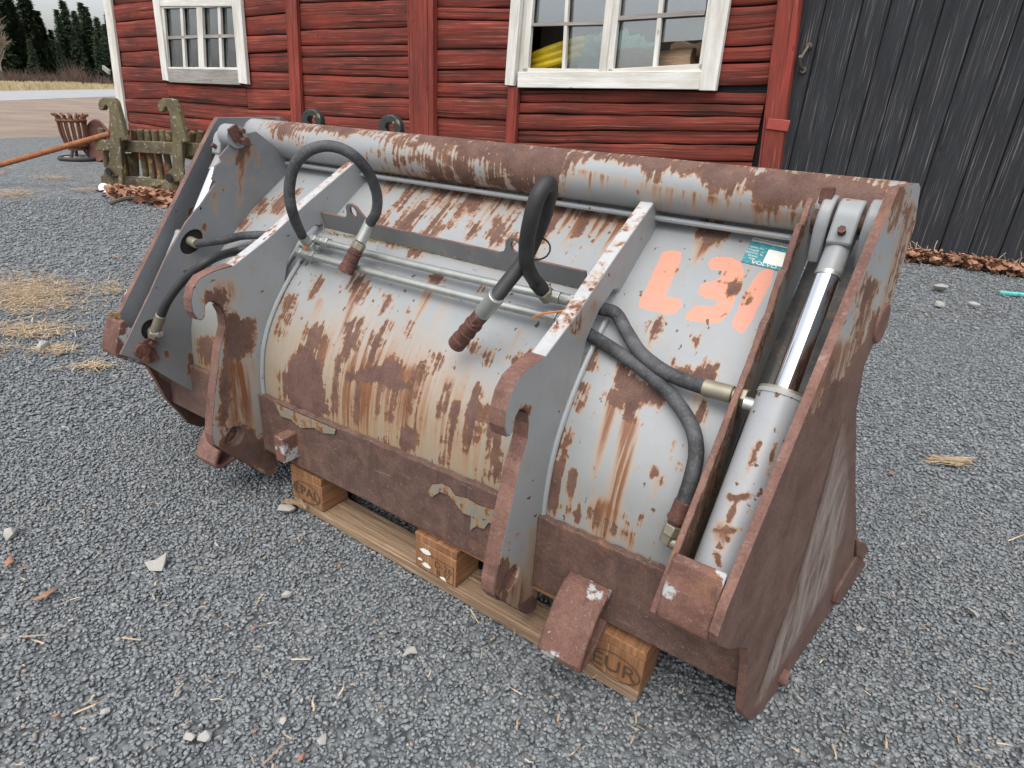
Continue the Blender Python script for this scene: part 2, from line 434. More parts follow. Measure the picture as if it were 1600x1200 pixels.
shell = sheet('shell', -1.335, .375, PROF, .006, .006, M['shell'], .012)
q, co = vpix(shell)
SW = [  # flaked-off paint, traced on the sheet
 [(437, 590), (452, 560), (470, 545), (488, 538), (500, 560), (512, 600), (516, 650), (490, 652), (460, 640), (440, 620)],
 [(480, 512), (506, 506), (507, 530), (498, 548), (482, 545)], (547, 512, 540, 560, 9, 5), (560, 505, 552, 540, 6, 3),
 [(535, 583), (575, 575), (622, 560), (628, 590), (655, 612), (620, 610), (580, 597), (540, 600)],
 (590, 532, 580, 560, 8, 4), (605, 508, 598, 522, 5, 4), (455, 470, 440, 520, 6, 4), (500, 442, 488, 462, 6, 3),
 (560, 435, 552, 452, 6, 4), (570, 448, 556, 470, 5, 3), [(668, 430), (690, 425), (702, 436), (676, 444)], (606, 470, 600, 488, 4, 2),
 (648, 590, 640, 640, 5, 3), (686, 560, 678, 600, 4, 2), (690, 620, 684, 650, 5, 3), (712, 640, 690, 720, 6, 6), (740, 640, 728, 700, 12, 6),
 (636, 690, 640, 676, 14, 10), (660, 575, 648, 620, 4, 3), (700, 600, 694, 640, 4, 3), (770, 640, 775, 740, 6, 10), (735, 545, 745, 540, 4, 3),
 (745, 610, 742, 625, 6, 4), (640, 480, 636, 500, 3, 2), (760, 560, 768, 550, 8, 3), (800, 566, 830, 552, 5, 3), (640, 505, 636, 520, 4, 3),
 (530, 560, 520, 640, 4, 4), (560, 600, 552, 660, 5, 4), (596, 600, 590, 650, 4, 3), (620, 600, 612, 650, 4, 3), (480, 655, 476, 690, 6, 4),
 (500, 655, 520, 705, 5, 4), (600, 690, 640, 740, 4, 3), (690, 745, 760, 790, 5, 4), (540, 690, 560, 700, 5, 4),
 # flat upper sheet, middle
 (660, 320, 612, 376, 6, 9), (700, 322, 648, 392, 4, 5), (640, 300, 622, 322, 4, 3), (742, 352, 734, 366, 4, 2), (782, 352, 776, 372, 10, 6),
 (722, 318, 700, 352, 4, 3), (690, 300, 676, 318, 3, 2), (760, 300, 738, 330, 4, 3), (806, 320, 792, 344, 4, 3), (850, 330, 836, 352, 4, 3),
 (880, 330, 850, 378, 6, 4), (905, 318, 892, 336, 4, 3), (925, 330, 905, 362, 3, 2), (955, 345, 940, 360, 3, 2), (600, 345, 606, 336, 4, 3),
 (840, 362, 826, 396, 5, 7), (868, 352, 852, 372, 3, 2), (800, 368, 796, 378, 3, 2), (690, 352, 676, 366, 3, 2), (880, 296, 868, 312, 3, 2),
 # right panel
 [(1098, 345), (1126, 348), (1140, 362), (1124, 378), (1100, 384), (1090, 368)], (1146, 450, 1143, 456, 7, 4), (1169, 466, 1167, 470, 4, 3),
 (1028, 502, 1018, 520, 7, 4), [(1056, 574), (1096, 575), (1102, 566), (1120, 568), (1116, 592), (1100, 612), (1080, 598), (1058, 584)],
 [(915, 552), (930, 548), (934, 572), (920, 580)], (1052, 562, 1050, 572, 4, 3), (1084, 530, 1085, 534, 3, 2),
 [(968, 572), (990, 590), (1012, 604), (1034, 622), (1030, 628), (1006, 628), (994, 640), (996, 660), (985, 662), (972, 650), (974, 625), (962, 598)],
 [(946, 615), (962, 612), (974, 618), (972, 640), (958, 634), (948, 632)], (1008, 606, 1022, 612, 10, 8),
 (878, 668, 868, 720, 7, 9), (866, 720, 862, 790, 12, 10), (895, 680, 893, 690, 4, 3), (892, 742, 894, 762, 5, 5), (900, 810, 895, 800, 8, 4),
 (930, 800, 935, 830, 4, 3), (950, 815, 958, 828, 5, 4), (1026, 742, 1030, 748, 6, 4), (985, 820, 983, 835, 4, 3), (1000, 806, 998, 820, 3, 2), (912, 602, 900, 636, 4, 3),
 (1098, 640, 1088, 670, 6, 3), (976, 806, 972, 812, 4, 3),
 # left panel
 (445, 312, 432, 330, 4, 5), (410, 322, 404, 332, 5, 3), (320, 535, 330, 555, 10, 14), (340, 550, 338, 570, 8, 6), (462, 300, 456, 310, 3, 2), (384, 348, 378, 352, 3, 2),
]
ST = [(498, 540, 470, 640, 26, 30, .9), (575, 590, 545, 720, 60, 60, 1), (640, 590, 615, 720, 30, 34, .95), (470, 600, 450, 680, 30, 26, .9), (556, 455, 520, 560, 9, 5, 1), (676, 440, 640, 520, 12, 4, .9),
      (590, 560, 570, 650, 26, 30, .8), (500, 470, 470, 560, 8, 8, .5), (700, 600, 670, 700, 20, 20, .7), (745, 640, 725, 740, 16, 14, .7), (770, 470, 740, 520, 10, 5, .4), (660, 740, 640, 760, 30, 20, .6),
      (1100, 380, 1082, 412, 16, 5, 1), (1022, 515, 1012, 545, 8, 3, .9), (985, 660, 948, 840, 15, 13, 1.5), (955, 635, 928, 740, 11, 8, .9), (895, 765, 888, 800, 7, 6, .8), (983, 835, 985, 860, 9, 8, 1.2), (1028, 750, 1018, 780, 6, 3, .9),
      (945, 800, 940, 850, 26, 22, 1.2), (1090, 620, 1078, 660, 10, 6, .6), (325, 560, 335, 590, 18, 14, .9), (1145, 458, 1138, 475, 5, 3, .7), (780, 370, 765, 400, 8, 3, .8), (836, 396, 826, 410, 8, 4, .7), (442, 330, 436, 342, 5, 3, .8),
      (812, 520, 792, 560, 8, 14, .35), (700, 470, 655, 560, 9, 14, .3)]
SH = []
for x in range(588, 985, 9):                                     # drips that start under the tube
    y = 262+(x-590)*.20+random.uniform(0, 10); L = random.uniform(14, 62)
    SH.append((x, y, x-.72*L, y+L, random.uniform(4, 9), 2.5, random.uniform(.8, 1.4)))
    if random.random() < .32: SW.append((x-2, y+4, x-.3*L, y+.4*L, random.uniform(2, 3.5), 1))
set_attr(shell, 'wear', np.maximum(field(q, SW, 26), np.clip((.215-co[:, 2])/.04, 0, .5)))
reg = field(q, [[(425, 520), (560, 500), (700, 560), (765, 640), (770, 770), (420, 625)]], 110)*.5
set_attr(shell, 'stain', np.clip(np.maximum(np.maximum(trail(q, ST, .7), trail(q, SH, .85)), reg), 0, 1))
gr = np.clip((.64-co[:, 2])/.22, 0, .85)*np.where(co[:, 0] < -.02, 1, .35)
gr = np.maximum(gr, np.clip(1-np.abs(q[:, 1]-(355+(q[:, 0]-500)*.22))/16, 0, 1)*.55*((co[:, 0] > -.96) & (co[:, 0] < .0)))
gr = np.maximum(gr, .42*(co[:, 0] < -.99)*np.clip((.7-co[:, 2])/.2, 0, 1))
set_attr(shell, 'grime', gr)
z4 = lambda pts: [(900+x/3.158, 260+y/3.158) for x, y in pts]
LET = [z4([(430, 420), (470, 413), (520, 418), (515, 470), (440, 640), (520, 655), (522, 690), (480, 732), (440, 730), (310, 697), (310, 665), (345, 600), (420, 440)]),
       z4([(650, 478), (665, 455), (700, 445), (770, 450), (815, 475), (828, 510), (825, 550), (785, 595), (790, 640), (765, 710), (720, 760), (680, 777), (535, 757), (545, 730), (590, 685), (680, 692), (700, 668), (690, 655), (640, 650), (600, 628), (620, 580), (690, 562), (725, 535), (728, 520), (700, 512), (660, 508)]),
       z4([(900, 525), (935, 508), (972, 505), (970, 560), (940, 620), (900, 690), (865, 770), (820, 828), (775, 800), (770, 765), (810, 680), (850, 600)])]
set_attr(shell, 'letter', field(q, LET, 9))

# bay sheets behind the tilt cylinders, plain; their deep shade is put into the dark colour
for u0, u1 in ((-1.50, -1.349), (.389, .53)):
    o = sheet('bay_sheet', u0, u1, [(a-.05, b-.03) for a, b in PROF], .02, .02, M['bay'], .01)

# beam plates along the foot of the shell (rusty wear plates)
def lower(u0, u1, name='lower_beam', zt=(.375, .375)):
    g = MB(); n = 40; zb = .174
    for i in range(n+1):
        u = u0+(u1-u0)*i/n; t = zt[0]+(zt[1]-zt[0])*i/n
        t += .002*math.sin(i*1.7)
        for v, z in ((-.015, t), (0, t-.002), (.002, zb+.004), (-.004, zb), (-.03, zb)): g.v.append(B((u, v, z)))
    for i in range(n):
        for k in range(4): a = i*5+k; g.f.append([a, a+1, a+6, a+5]); g.m.append(0)
    g.f += [[0, 1, 2, 3, 4], [n*5+k for k in (4, 3, 2, 1, 0)]]; g.m += [0, 0]
    o = g.build(name, M['rustplate'], bucket); s = o.modifiers.new('bevel', 'BEVEL'); s.width = .003; s.segments = 2; s.limit_method = 'ANGLE'
    return o
lower(-.958, .004, zt=(.372, .388)); lower(.042, .532, zt=(.377, .377)); lower(-1.50, -.996, zt=(.362, .37))
M['flake'] = paint_mat('flaked_paint', base=(.21, .20, .165), bias=.27, amp=1.0, chip=.64, dirt=.8)
beam0 = [o for o in bucket.children if o.name == 'lower_beam'][0]
for pts in ([(668, 770), (676, 757), (690, 756), (703, 762), (712, 775), (730, 779), (748, 790), (776, 797), (778, 820), (764, 816), (757, 826), (744, 822), (735, 828), (737, 806), (722, 800), (714, 788), (700, 772), (688, 768), (676, 776)], [(430, 630), (452, 640), (480, 652), (508, 664), (525, 671), (523, 678), (504, 676), (492, 668), (470, 668), (455, 655), (440, 650)]):
    plate('paint_flake', [B(onV(x, .004)) for x in pts], (0, -.002, 0), [M['flake']], beam0, dense=.03)
# bucket floor running back over the pallet, and the cutting edge
g = MB(); g.prism([B((-1.50, -.004, .174)), B((-1.50, -.03, .186)), B((-1.50, -.80, .20)), B((-1.50, -.90, .055)), B((-1.50, -.915, .045)), B((-1.50, -.82, .186)), B((-1.50, -.03, .174))], (2.04, 0, 0))
g.build('floor_plate', M['rust'], bucket)
g = MB(); g.prism([B((-1.58, -.80, .055)), B((-1.58, -.92, .03)), B((-1.58, -.95, .004)), B((-1.58, -.84, .012))], (2.25, 0, 0)); g.build('cutting_edge', M['rustedge'], bucket, bevel=.004)
# stop block on the beam
g = MB(); p = onV((446, 700), .03); g.box(B((p[0], .025, p[2]+.004)), .040, .055, .085); g.build('stop_block', M['rustpaint'], bucket, bevel=.004)

# top tube
TV, TZ, TR = -.485, 1.058, .0615
n_u, n_a = 300, 64; uu = np.linspace(-1.515, .535, n_u+1); aa = np.linspace(0, 2*math.pi, n_a+1)
UU, AA = np.meshgrid(uu, aa, indexing='ij')
V = np.stack([UU.ravel(), -(TV+TR*np.sin(AA.ravel())), TZ+TR*np.cos(AA.ravel())], 1)
i = (np.arange(n_u)[:, None]*(n_a+1)+np.arange(n_a)[None]).ravel(); Fc = np.stack([i, i+1, i+n_a+2, i+n_a+1], 1)
tube = np_mesh('top_tube', V, Fc, M['tube'], bucket, True)
uvl = tube.data.uv_layers.new(name='UVMap'); li = np.empty(len(tube.data.loops), np.int32); tube.data.loops.foreach_get('vertex_index', li)
uvl.data.foreach_set('uv', np.stack([UU.ravel(), -AA.ravel()*TR], 1)[li].astype(np.float32).ravel())
q, co = vpix(tube)
RT = [[(425, 190), (700, 205), (1420, 290), (1410, 345), (1330, 345), (1290, 326), (1240, 322), (1200, 318), (1150, 302), (1110, 292), (1060, 278), (985, 262), (930, 256), (900, 256), (885, 275), (860, 312), (800, 300), (760, 296), (700, 282), (650, 268), (618, 262), (600, 245), (575, 240), (580, 225), (540, 214), (470, 212), (432, 205)]]
GW = [(470, 208, 520, 222, 9, 5), (560, 222, 640, 238, 13, 10), (660, 232, 700, 262, 12, 9), (705, 240, 745, 258, 9, 6), (752, 262, 757, 290, 11, 8), (780, 262, 795, 292, 8, 7), (725, 262, 718, 275, 7, 5), (600, 215, 650, 220, 7, 6), (1048, 272, 1050, 300, 10, 10), (1085, 278, 1075, 320, 13, 11), (1165, 296, 1168, 316, 8, 8), (930, 258, 1000, 275, 8, 8), (640, 258, 660, 262, 8, 6)]
w = np.minimum(field(q, RT, 40), .82)-.5*field(q, GW, 22)
set_attr(tube, 'wear', np.clip(w, -.3, 1))
TS = []
for x in range(590, 1260, 9):
    y0 = 262+(x-590)*.09 if x < 880 else 262+(x-880)*.20
    L = random.uniform(12, 48); TS.append((x, y0, x-.08*L, y0+L, random.uniform(3, 6), 2.5, random.uniform(.3, 1.1)))
set_attr(tube, 'stain', np.clip(trail(q, TS, .8), 0, 1))
for ua, ub in ((.528, .5355), (-1.5155, -1.508)):
    g = MB(); g.rod(B((ua, TV, TZ)), B((ub, TV, TZ)), TR-.0005, 40); g.build('tube_end', M['rust'], tube)
# weld bead between tube and sheet
g = MB(); g.tube([B((-1.33, -.462, .985)), B((-.4, -.462, .985)), B((.37, -.462, .985))], .007, 8, 30); g.build('weld_bead', M['paint'], bucket, True)

# hook plates
HOOK = [(-.505, 1.062), (-.484, 1.049), (-.255, .926), (-.087, .829), (.03, .772), (.085, .766), (.122, .756), (.145, .735), (.157, .705), (.159, .672), (.150, .650), (.139, .642), (.128, .650), (.123, .678), (.112, .688), (.098, .686), (.082, .672), (.072, .645), (.072, .610), (.086, .575), (.100, .546), (.116, .486), (.139, .406), (.155, .340), (.163, .300), (.161, .268), (.140, .235), (.022, .10), (.000, .082), (-.025, .076), (-.0335, .084), (-.045, .36), (-.06, .5), (-.12, .62), (-.138, .655), (-.136, .70), (-.152, .757), (-.20, .812), (-.262, .846), (-.292, .842), (-.31, .80), (-.33, .79), (-.52, .95)]
HT = .034
HOLE_C = (.098, .268); HOLE_R = .030
for ur, nm in ((-.96, 'L'), (.04, 'R')):
    L3 = [B((ur, a, b)) for a, b in HOOK]
    ex, ey = Vector((0, 1, 0)), Vector((0, 0, 1))
    hl = circle(B((ur, HOLE_C[0], HOLE_C[1])), HOLE_R, ex, ey, 24)
    holes = [hl]
    hk = plate('hook_plate', L3, (-HT, 0, 0), [M['plate'], M['rustedge'] if False else M['wornedge']], bucket, holes, dense=.03, bevel=.003)
    # lower front of the hook is bare rust: more wear
    n = len(hk.data.vertices); cc = np.empty(n*3, np.float32); hk.data.vertices.foreach_get('co', cc); cc = cc.reshape(-1, 3)
    vv, zz = -cc[:, 1], cc[:, 2]
    edge = np.clip((vv-.02)/.06, 0, 1)
    if nm == 'L':
        q, _ = vpix(hk)
        w = field(q, [[(352, 470), (372, 495), (398, 500), (396, 545), (380, 565), (360, 560), (350, 700), (345, 690)], (372, 690, 375, 720, 26, 24), [(345, 700), (395, 680), (440, 720), (420, 740)], [(318, 455), (352, 450), (352, 470), (338, 505), (322, 495)]], 24)
        st = trail(q, [(372, 580, 372, 680, 30, 34, 1.0), (350, 455, 345, 480, 22, 18, .8)], .3)
    else:
        q, _ = vpix(hk)
        w = field(q, [(788, 905, 790, 905, 15, 15), (820, 640, 806, 690, 6, 5), [(775, 890), (790, 875), (790, 950), (774, 930)], (905, 500, 896, 520, 3, 2), [(800, 946), (850, 930), (840, 965), (825, 964)]], 24)
        st = trail(q, [(800, 900, 815, 950, 24, 28, .8), (835, 830, 830, 950, 12, 16, .5), (930, 470, 905, 530, 7, 7, .6)], .3)
    set_attr(hk, 'wear', w); set_attr(hk, 'stain', np.clip(st, 0, 1)); set_attr(hk, 'grime', np.clip((.35-zz)/.2, 0, .45))
    g = MB(); g.rod(B((ur-.012, *HOLE_C)), B((ur-HT+.002, *HOLE_C)), HOLE_R+.001, 24)
    if nm == 'R': g.build('hole_plug', M['rustedge'], hk, True)
    # rusty rim strip along the worn front of the hook
    fr = HOOK[4:12]; g = MB()
    n0 = []
    for k, (a, b) in enumerate(fr):
        nx, nz = (a-.075, b-.69); l = math.hypot(nx, nz); n0.append((a+nx/l*.0025, b+nz/l*.0025))
    for (a, b), (a2, b2) in zip(n0[:-1], n0[1:]): g.add([B((ur-HT-.001, a, b)), B((ur+.001, a, b)), B((ur+.001, a2, b2)), B((ur-HT-.001, a2, b2))], [(0, 1, 2, 3)])
    g.build('hook_wear_face', M['rustedge'], hk)
    fr = HOOK[16:28]; g = MB(); n0 = [(a+.0025, b-.001) for a, b in fr]
    for (a, b), (a2, b2) in zip(n0[:-1], n0[1:]): g.add([B((ur-HT-.001, a, b)), B((ur+.001, a, b)), B((ur+.001, a2, b2)), B((ur-HT-.001, a2, b2))], [(0, 1, 2, 3)])
    g.build('front_wear_face', M['rustedge'], hk)
    # weld fillet along the shell
    g = MB(); g.tube([B((ur+.005, a+.004, b+.004)) for a, b in PROF[3:13]], .007, 8, 4); g.build('weld_fillet', M['paint'], hk, True)
    g = MB(); g.tube([B((ur-HT-.005, a+.004, b+.004)) for a, b in PROF[3:13]], .007, 8, 4); g.build('weld_fillet', M['paint'], hk, True)

# outer side plates
def uR(v, z): return .569-.18*(v+.08)-.055*(z-.02)
def uL(v, z): return -1.521+.18*(v+.08)+.055*(z-.02)
OUT_R = [(-.226, 1.127), (-.351, 1.128), (-.372, 1.12), (-.404, 1.052), (-.385, .96), (-.368, .898), (-.31, .83), (-.285, .80), (-.306, .70), (-.46, .47), (-.627, .238), (-.80, .06), (-.835, .03), (-.819, .012), (-.611, .006), (-.243, .006), (-.13, .015), (-.063, .045), (-.02, .09), (.01, .135), (.022, .20), (.036, .28), (.060, .34), (.099, .372), (.15, .405), (.205, .455), (.212, .478), (.195, .52)]
OUT_L = [(-.300, 1.098), (-.324, 1.122), (-.62, 1.124), (-.70, 1.09), (-.74, 1.0), (-.70, .7), (-.84, .06), (-.82, .012), (-.611, .006), (-.20, .006), (-.139, .016), (-.09, .03), (-.045, .067), (-.02, .12), (.027, .202), (.050, .28), (.072, .345), (.125, .395), (.19, .445), (.198, .462), (.185, .49)]
nR = Vector((1, -.18, .055)).normalized(); nL = Vector((-1, -.18, .055)).normalized()
pr = plate('side_plate', [B((uR(a, b), a, b)) for a, b in OUT_R], -nR*.016, [M['plate'], M['rustedge']], bucket, dense=.022, bevel=.003)
q, co = vpix(pr)
w = field(q, [[(1180, 830), (1212, 742), (1252, 655), (1262, 650), (1275, 640), (1292, 600), (1316, 590), (1345, 545), (1400, 500), (1400, 1200), (1100, 1200), (1100, 990), (1140, 930)],
              (1375, 505, 1372, 520, 14, 12), (1430, 330, 1420, 420, 2, 4), (1418, 330, 1398, 470, 2, 3), (1358, 450, 1352, 470, 8, 5), (1352, 470, 1330, 570, 2, 4), (1300, 560, 1290, 610, 4, 3), (1395, 300, 1390, 320, 5, 3), (1260, 640, 1256, 620, 6, 3), (1340, 570, 1330, 590, 10, 8), (1412, 300, 1404, 330, 2, 3), (1404, 330, 1392, 360, 2, 2)], 34)
st = trail(q, [(1310, 560, 1262, 640, 36, 40, 1), (1355, 470, 1330, 560, 9, 16, 1), (1325, 540, 1300, 600, 12, 20, .9), (1424, 320, 1372, 520, 8, 12, .7), (1372, 540, 1345, 590, 16, 18, 1), (1265, 610, 1255, 650, 18, 20, 1), (1398, 300, 1380, 350, 6, 4, .6)], .35)
set_attr(pr, 'wear', w); set_attr(pr, 'stain', np.clip(st, 0, 1))
gz = field(q, [[(1308, 690), (1318, 690), (1315, 760), (1300, 860), (1230, 1000), (1200, 1060), (1196, 1040), (1250, 850)]], 30)
set_attr(pr, 'grime', gz*.4)
# pale streak where the plate is folded: thin translucent film lying on the steel
pl = plate('side_plate', [B((uL(a, b), a, b)) for a, b in OUT_L], -nL*.016, [M['paintdark'], M['rustedge']], bucket, dense=.025, bevel=.003)
q, co = vpix(pl)
w = field(q, [(352, 225, 340, 250, 14, 9), (300, 330, 296, 345, 3, 2), [(225, 570), (330, 640), (330, 680), (270, 660)], (282, 362, 278, 372, 4, 3), (268, 400, 264, 410, 4, 3), (345, 260, 335, 280, 6, 4)], 12)
set_attr(pl, 'wear', w); set_attr(pl, 'stain', 0*w)

# paler translucent film on the folded part of the right side plate
N = NT('fold_streak'); vec = N.coord('Object'); nn = N.noise(N.scale(vec, (30, 30, 7)), 1, 6, .7)
bs = N.n('ShaderNodeBsdfPrincipled'); bs.inputs['Base Color'].default_value = (.42, .36, .31, 1); bs.inputs['Roughness'].default_value = .9
tr = N.n('ShaderNodeBsdfTransparent'); mx = N.n('ShaderNodeMixShader')
N.set(mx.inputs[0], N.math('MULTIPLY', N.attr('film'), N.mapr(nn, .35, .7))); N.set(mx.inputs[1], tr.outputs[0]); N.set(mx.inputs[2], bs.outputs[0]); N.set(N.out.inputs[0], mx.outputs[0])
M['pale_fold'] = N.mat
def onR(qq, off=0):
    n = EU+.18*EV+np.array([0, 0, .055]); P = on_plane(qq, W3((.569, -.08, .02)), n); p = loc(P); p[0] += off; return p
fl = [(1312, 660), (1322, 655), (1328, 760), (1318, 840), (1290, 930), (1225, 1040), (1190, 1100), (1175, 1105), (1210, 1000), (1245, 900), (1280, 780)]
pale_fold = plate('fold_film', [B(onR(x, .004)) for x in fl], (.0012, 0, 0), [M['pale_fold']], pr, dense=.02)
q, co = vpix(pale_fold); set_attr(pale_fold, 'film', np.clip(sd_poly(q, fl)/9, 0, 1)*.5*np.clip((q[:, 1]-640)/60, 0, 1))

# inner rib plates with wavy flame-cut edges
RIB = [(-.50, 1.03), (-.40, 1.078), (-.375, 1.060), (-.362, 1.03), (-.335, 1.035), (-.300, .985), (-.292, .955), (-.262, .952), (-.236, .905), (-.226, .875), (-.196, .868), (-.172, .822), (-.115, .765), (-.09, .745), (-.045, .70), (.07, .585), (.14, .515), (.188, .465), (.196, .448), (.12, .39), (.06, .325), (.004, .262), (-.05, .24), (-.12, .45), (-.17, .60), (-.30, .72), (-.52, .93)]
rr = plate('rib_plate', [B((.387, a, b)) for a, b in RIB], (-.012, 0, 0), [M['paint'], M['rustedge']], bucket, dense=.03, bevel=.002)
q, co = vpix(rr); v_, z_ = -co[:, 1], co[:, 2]
set_attr(rr, 'wear', np.clip(.52-np.abs((v_+.79*z_-.50))/.35, 0, .42)+.12*np.clip((.75-z_)/.2, 0, 1)); set_attr(rr, 'stain', np.clip(.8-z_, 0, .5)); set_attr(rr, 'grime', np.clip(1.0-z_, 0, .6))
RIB_L = [tuple(onU(x, -1.332)[1:]) for x in ((445, 240), (400, 205), (372, 212), (357, 227), (342, 245), (347, 252), (336, 259), (330, 280), (337, 285), (332, 292), (312, 320), (290, 347), (257, 405), (235, 455), (205, 517), (187, 554), (220, 564), (273, 597), (300, 611))]+[(-.05, .24), (-.12, .45), (-.17, .60), (-.30, .72), (-.52, .93)]
HLa = onU((300, 378), -1.332); HLb = onU((238, 516), -1.332)
ell = lambda c, ru, rv, sl: [B((-1.332, c[1]+math.cos(t)*ru*math.cos(sl)-math.sin(t)*rv*math.sin(sl), c[2]+math.cos(t)*ru*math.sin(sl)+math.sin(t)*rv*math.cos(sl))) for t in np.linspace(0, 2*math.pi, 25)[:-1]]
rl = plate('rib_plate', [B((-1.332, a, b)) for a, b in RIB_L], (-.006, 0, 0), [M['paintdark'], M['rustedge']], bucket, [ell(HLa, .045, .030, -.7), ell(HLb, .032, .034, 0)], dense=.022, bevel=.002)
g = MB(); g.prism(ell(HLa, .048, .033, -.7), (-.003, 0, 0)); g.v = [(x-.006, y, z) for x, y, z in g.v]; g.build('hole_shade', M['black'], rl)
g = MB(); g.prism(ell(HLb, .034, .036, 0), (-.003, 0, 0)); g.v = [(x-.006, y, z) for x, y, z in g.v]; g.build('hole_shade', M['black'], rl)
q, co = vpix(rl)
w = field(q, [(385, 225, 372, 255, 7, 4), (290, 425, 318, 430, 4, 6), (320, 350, 318, 360, 3, 2), (300, 560, 296, 580, 5, 4), (258, 550, 262, 556, 3, 2)], 9)
set_attr(rl, 'wear', w); set_attr(rl, 'stain', np.clip(trail(q, [(378, 245, 374, 325, 5, 3, 1.3), (362, 245, 360, 262, 3, 2, 1), (402, 240, 402, 262, 3, 2, .8), (334, 300, 338, 335, 4, 4, .7), (386, 238, 380, 262, 9, 5, 1)], .7), 0, 1))
set_attr(rl, 'grime', 0*w)
# pivot boss + bolted pin keeper on the left rib
pc = onU((368, 213), -1.332)
g = MB(); g.rod(B((-1.375, pc[1], pc[2])), B((-1.322, pc[1], pc[2])), .036, 32); b1 = g.build('pivot_boss', M['paint'], rl, True)
g = MB(); g.box(B((-1.312, pc[1]+.012, pc[2]+.01)), .010, .034, .045, Matrix.Rotation(.5, 3, 'X')); g.rod(B((-1.31, pc[1]-.010, pc[2]-.012)), B((-1.288, pc[1]-.010, pc[2]-.012)), .013, 6); g.rod(B((-1.31, pc[1]-.005, pc[2]+.018)), B((-1.292, pc[1]-.005, pc[2]+.018)), .008, 6)
g.build('pin_keeper', M['rustdark'], b1)
pc2 = onU((220, 560), -1.332)
g = MB(); c0 = onU((218, 548), -1.332); g.rod(B((-1.332, c0[1]-.005, c0[2])), B((-1.318, c0[1]-.005, c0[2])), .023, 20)
for qq in ((236, 536), (224, 560)):
    c1 = onU(qq, -1.332); g.rod(B((-1.33, c1[1], c1[2])), B((-1.312, c1[1], c1[2])), .012, 6)
c1 = onU((230, 548), -1.332); g.box(B((-1.329, c1[1]-.006, c1[2])), .008, .03, .075, Matrix.Rotation(.25, 3, 'X'))
g.build('pin_keeper', M['rustdark'], rl)
# bay end caps
for u0, u1, side in ((.389, uR(.2, .5)-.016, 1), (uL(.2, .5)+.016, -1.346, -1)):
    g = MB(); g.prism([B((u0, a, b)) for a, b in ((.205, .452), (.208, .470), (.176, .556), (.160, .560), (.09, .40), (.11, .385))], (u1-u0, 0, 0)); g.build('bay_cap', M['rustpaint'], bucket, bevel=.004)

# tilt cylinders
def cyl(mir):
    m = (lambda u: u) if not mir else (lambda u: -.952-u)
    k_ = -.008 if mir else 0; bx = Vector(B((m(.446), .085+k_*.832, .474+k_*.554))); tp = Vector(B((m(.4672), -.3+k_*.832, 1.052+k_*.554)))
    d = (tp-bx).normalized()
    body = MB(); L = (tp-bx).length
    body.tube([bx-d*.005+d*.35*t for t in np.linspace(0, 1, 71)], .0425, 56, 1); body.rod(bx+d*.345, bx+d*.353, .0442, 48)
    cy = body.build('tilt_cylinder', M['barrel'], bucket, True)
    if not mir:
        q, _ = vpix(cy)
        set_attr(cy, 'wear', field(q, [(1187, 692, 1184, 700, 4, 3), (1180, 705, 1173, 727, 1, 1), (1139, 777, 1165, 777, 2, 1), (1152, 780, 1138, 815, 1, 1), (1115, 828, 1157, 830, 2, 1), (1133, 832, 1137, 845, 2, 2), (1115, 865, 1117, 869, 2, 2), (1121, 874, 1125, 884, 2, 1), (1221, 660, 1203, 720, 1, 0)], 15))
        set_attr(cy, 'stain', np.clip(trail(q, [(1130, 830, 1124, 860, 18, 10, .9), (1180, 700, 1168, 740, 8, 5, .7), (1150, 780, 1136, 830, 9, 9, .6)], .6), 0, 1))
    g = MB(); g.rod(bx+d*.352, bx+d*.358, .0434, 48); g.build('gland_ring', M['brass'], cy, True)
    g = MB(); g.rod(bx+d*.354, bx+d*.59, .0215, 40); g.build('piston_rod', M['chrome'], cy, True)
    g = MB(); g.rod(bx+d*.585, bx+d*.593, .0235, 32); g.build('rod_collar', M['steel'], cy, True)
    ax = Vector((1, 0, 0)); s = d.cross(ax).normalized()
    g = MB(); g.rod(bx+d*.592, bx+d*.645, .0225, 32, .021); g.build('rod_neck', M['paint'], cy, True)
    eye = tp
    # rod eye: rounded lug
    g = MB(); pr_ = []
    for t in np.linspace(-.5*math.pi-.35, .5*math.pi+.35, 22): pr_.append(eye+d*math.cos(t)*.042+s*math.sin(t)*.042)
    pr_ += [bx+d*.640-s*(-.026), bx+d*.640-s*.026]
    g.prism([p-ax*.021 for p in pr_], ax*.042); e = g.build('rod_eye', M['paint'], cy, bevel=.004)
    vw = s if s.dot(Vector((0, -1, 0))) > 0 else -s
    bp = eye-d*.036+vw*.033
    g = MB(); g.rod(bp, bp+vw*.014, .0075, 6); g.build('grease_nipple', M['rustdark'], e)
    # clevis cheeks on both sides
    if mir: return cy
    for k, uu_ in enumerate((-.037, .040)):
        g = MB(); pr_ = []
        for t in np.linspace(-.5*math.pi-.2, .5*math.pi+.2, 20): pr_.append(eye+d*math.cos(t)*.046+s*math.sin(t)*.046)
        pr_ += [eye-d*.035+vw*.034, eye-d*.075-vw*.03, eye-d*.02-vw*.075] if s.dot(vw) > 0 else [eye-d*.02-vw*.075, eye-d*.075-vw*.03, eye-d*.035+vw*.034]
        g.prism([p+ax*(uu_-.011) for p in pr_], ax*.022); ck = g.build('clevis', M['paint'], cy, bevel=.004)
        if k == 0:
            g = MB(); g.box(eye+d*.03+vw*.036+ax*(uu_-.008), .022, .022, .03); g.build('lock_plate', M['rustdark'], ck, bevel=.002)
    g = MB(); g.rod(eye-ax*.06, eye+ax*.055, .018, 20); g.build('pivot_pin', M['rust'], cy)
    # port boss
    g = MB(); g.rod(bx+d*.32-ax*.03, bx+d*.32-ax*.058, .013, 16); g.build('port_boss', M['steel'], cy, True)
    return cy
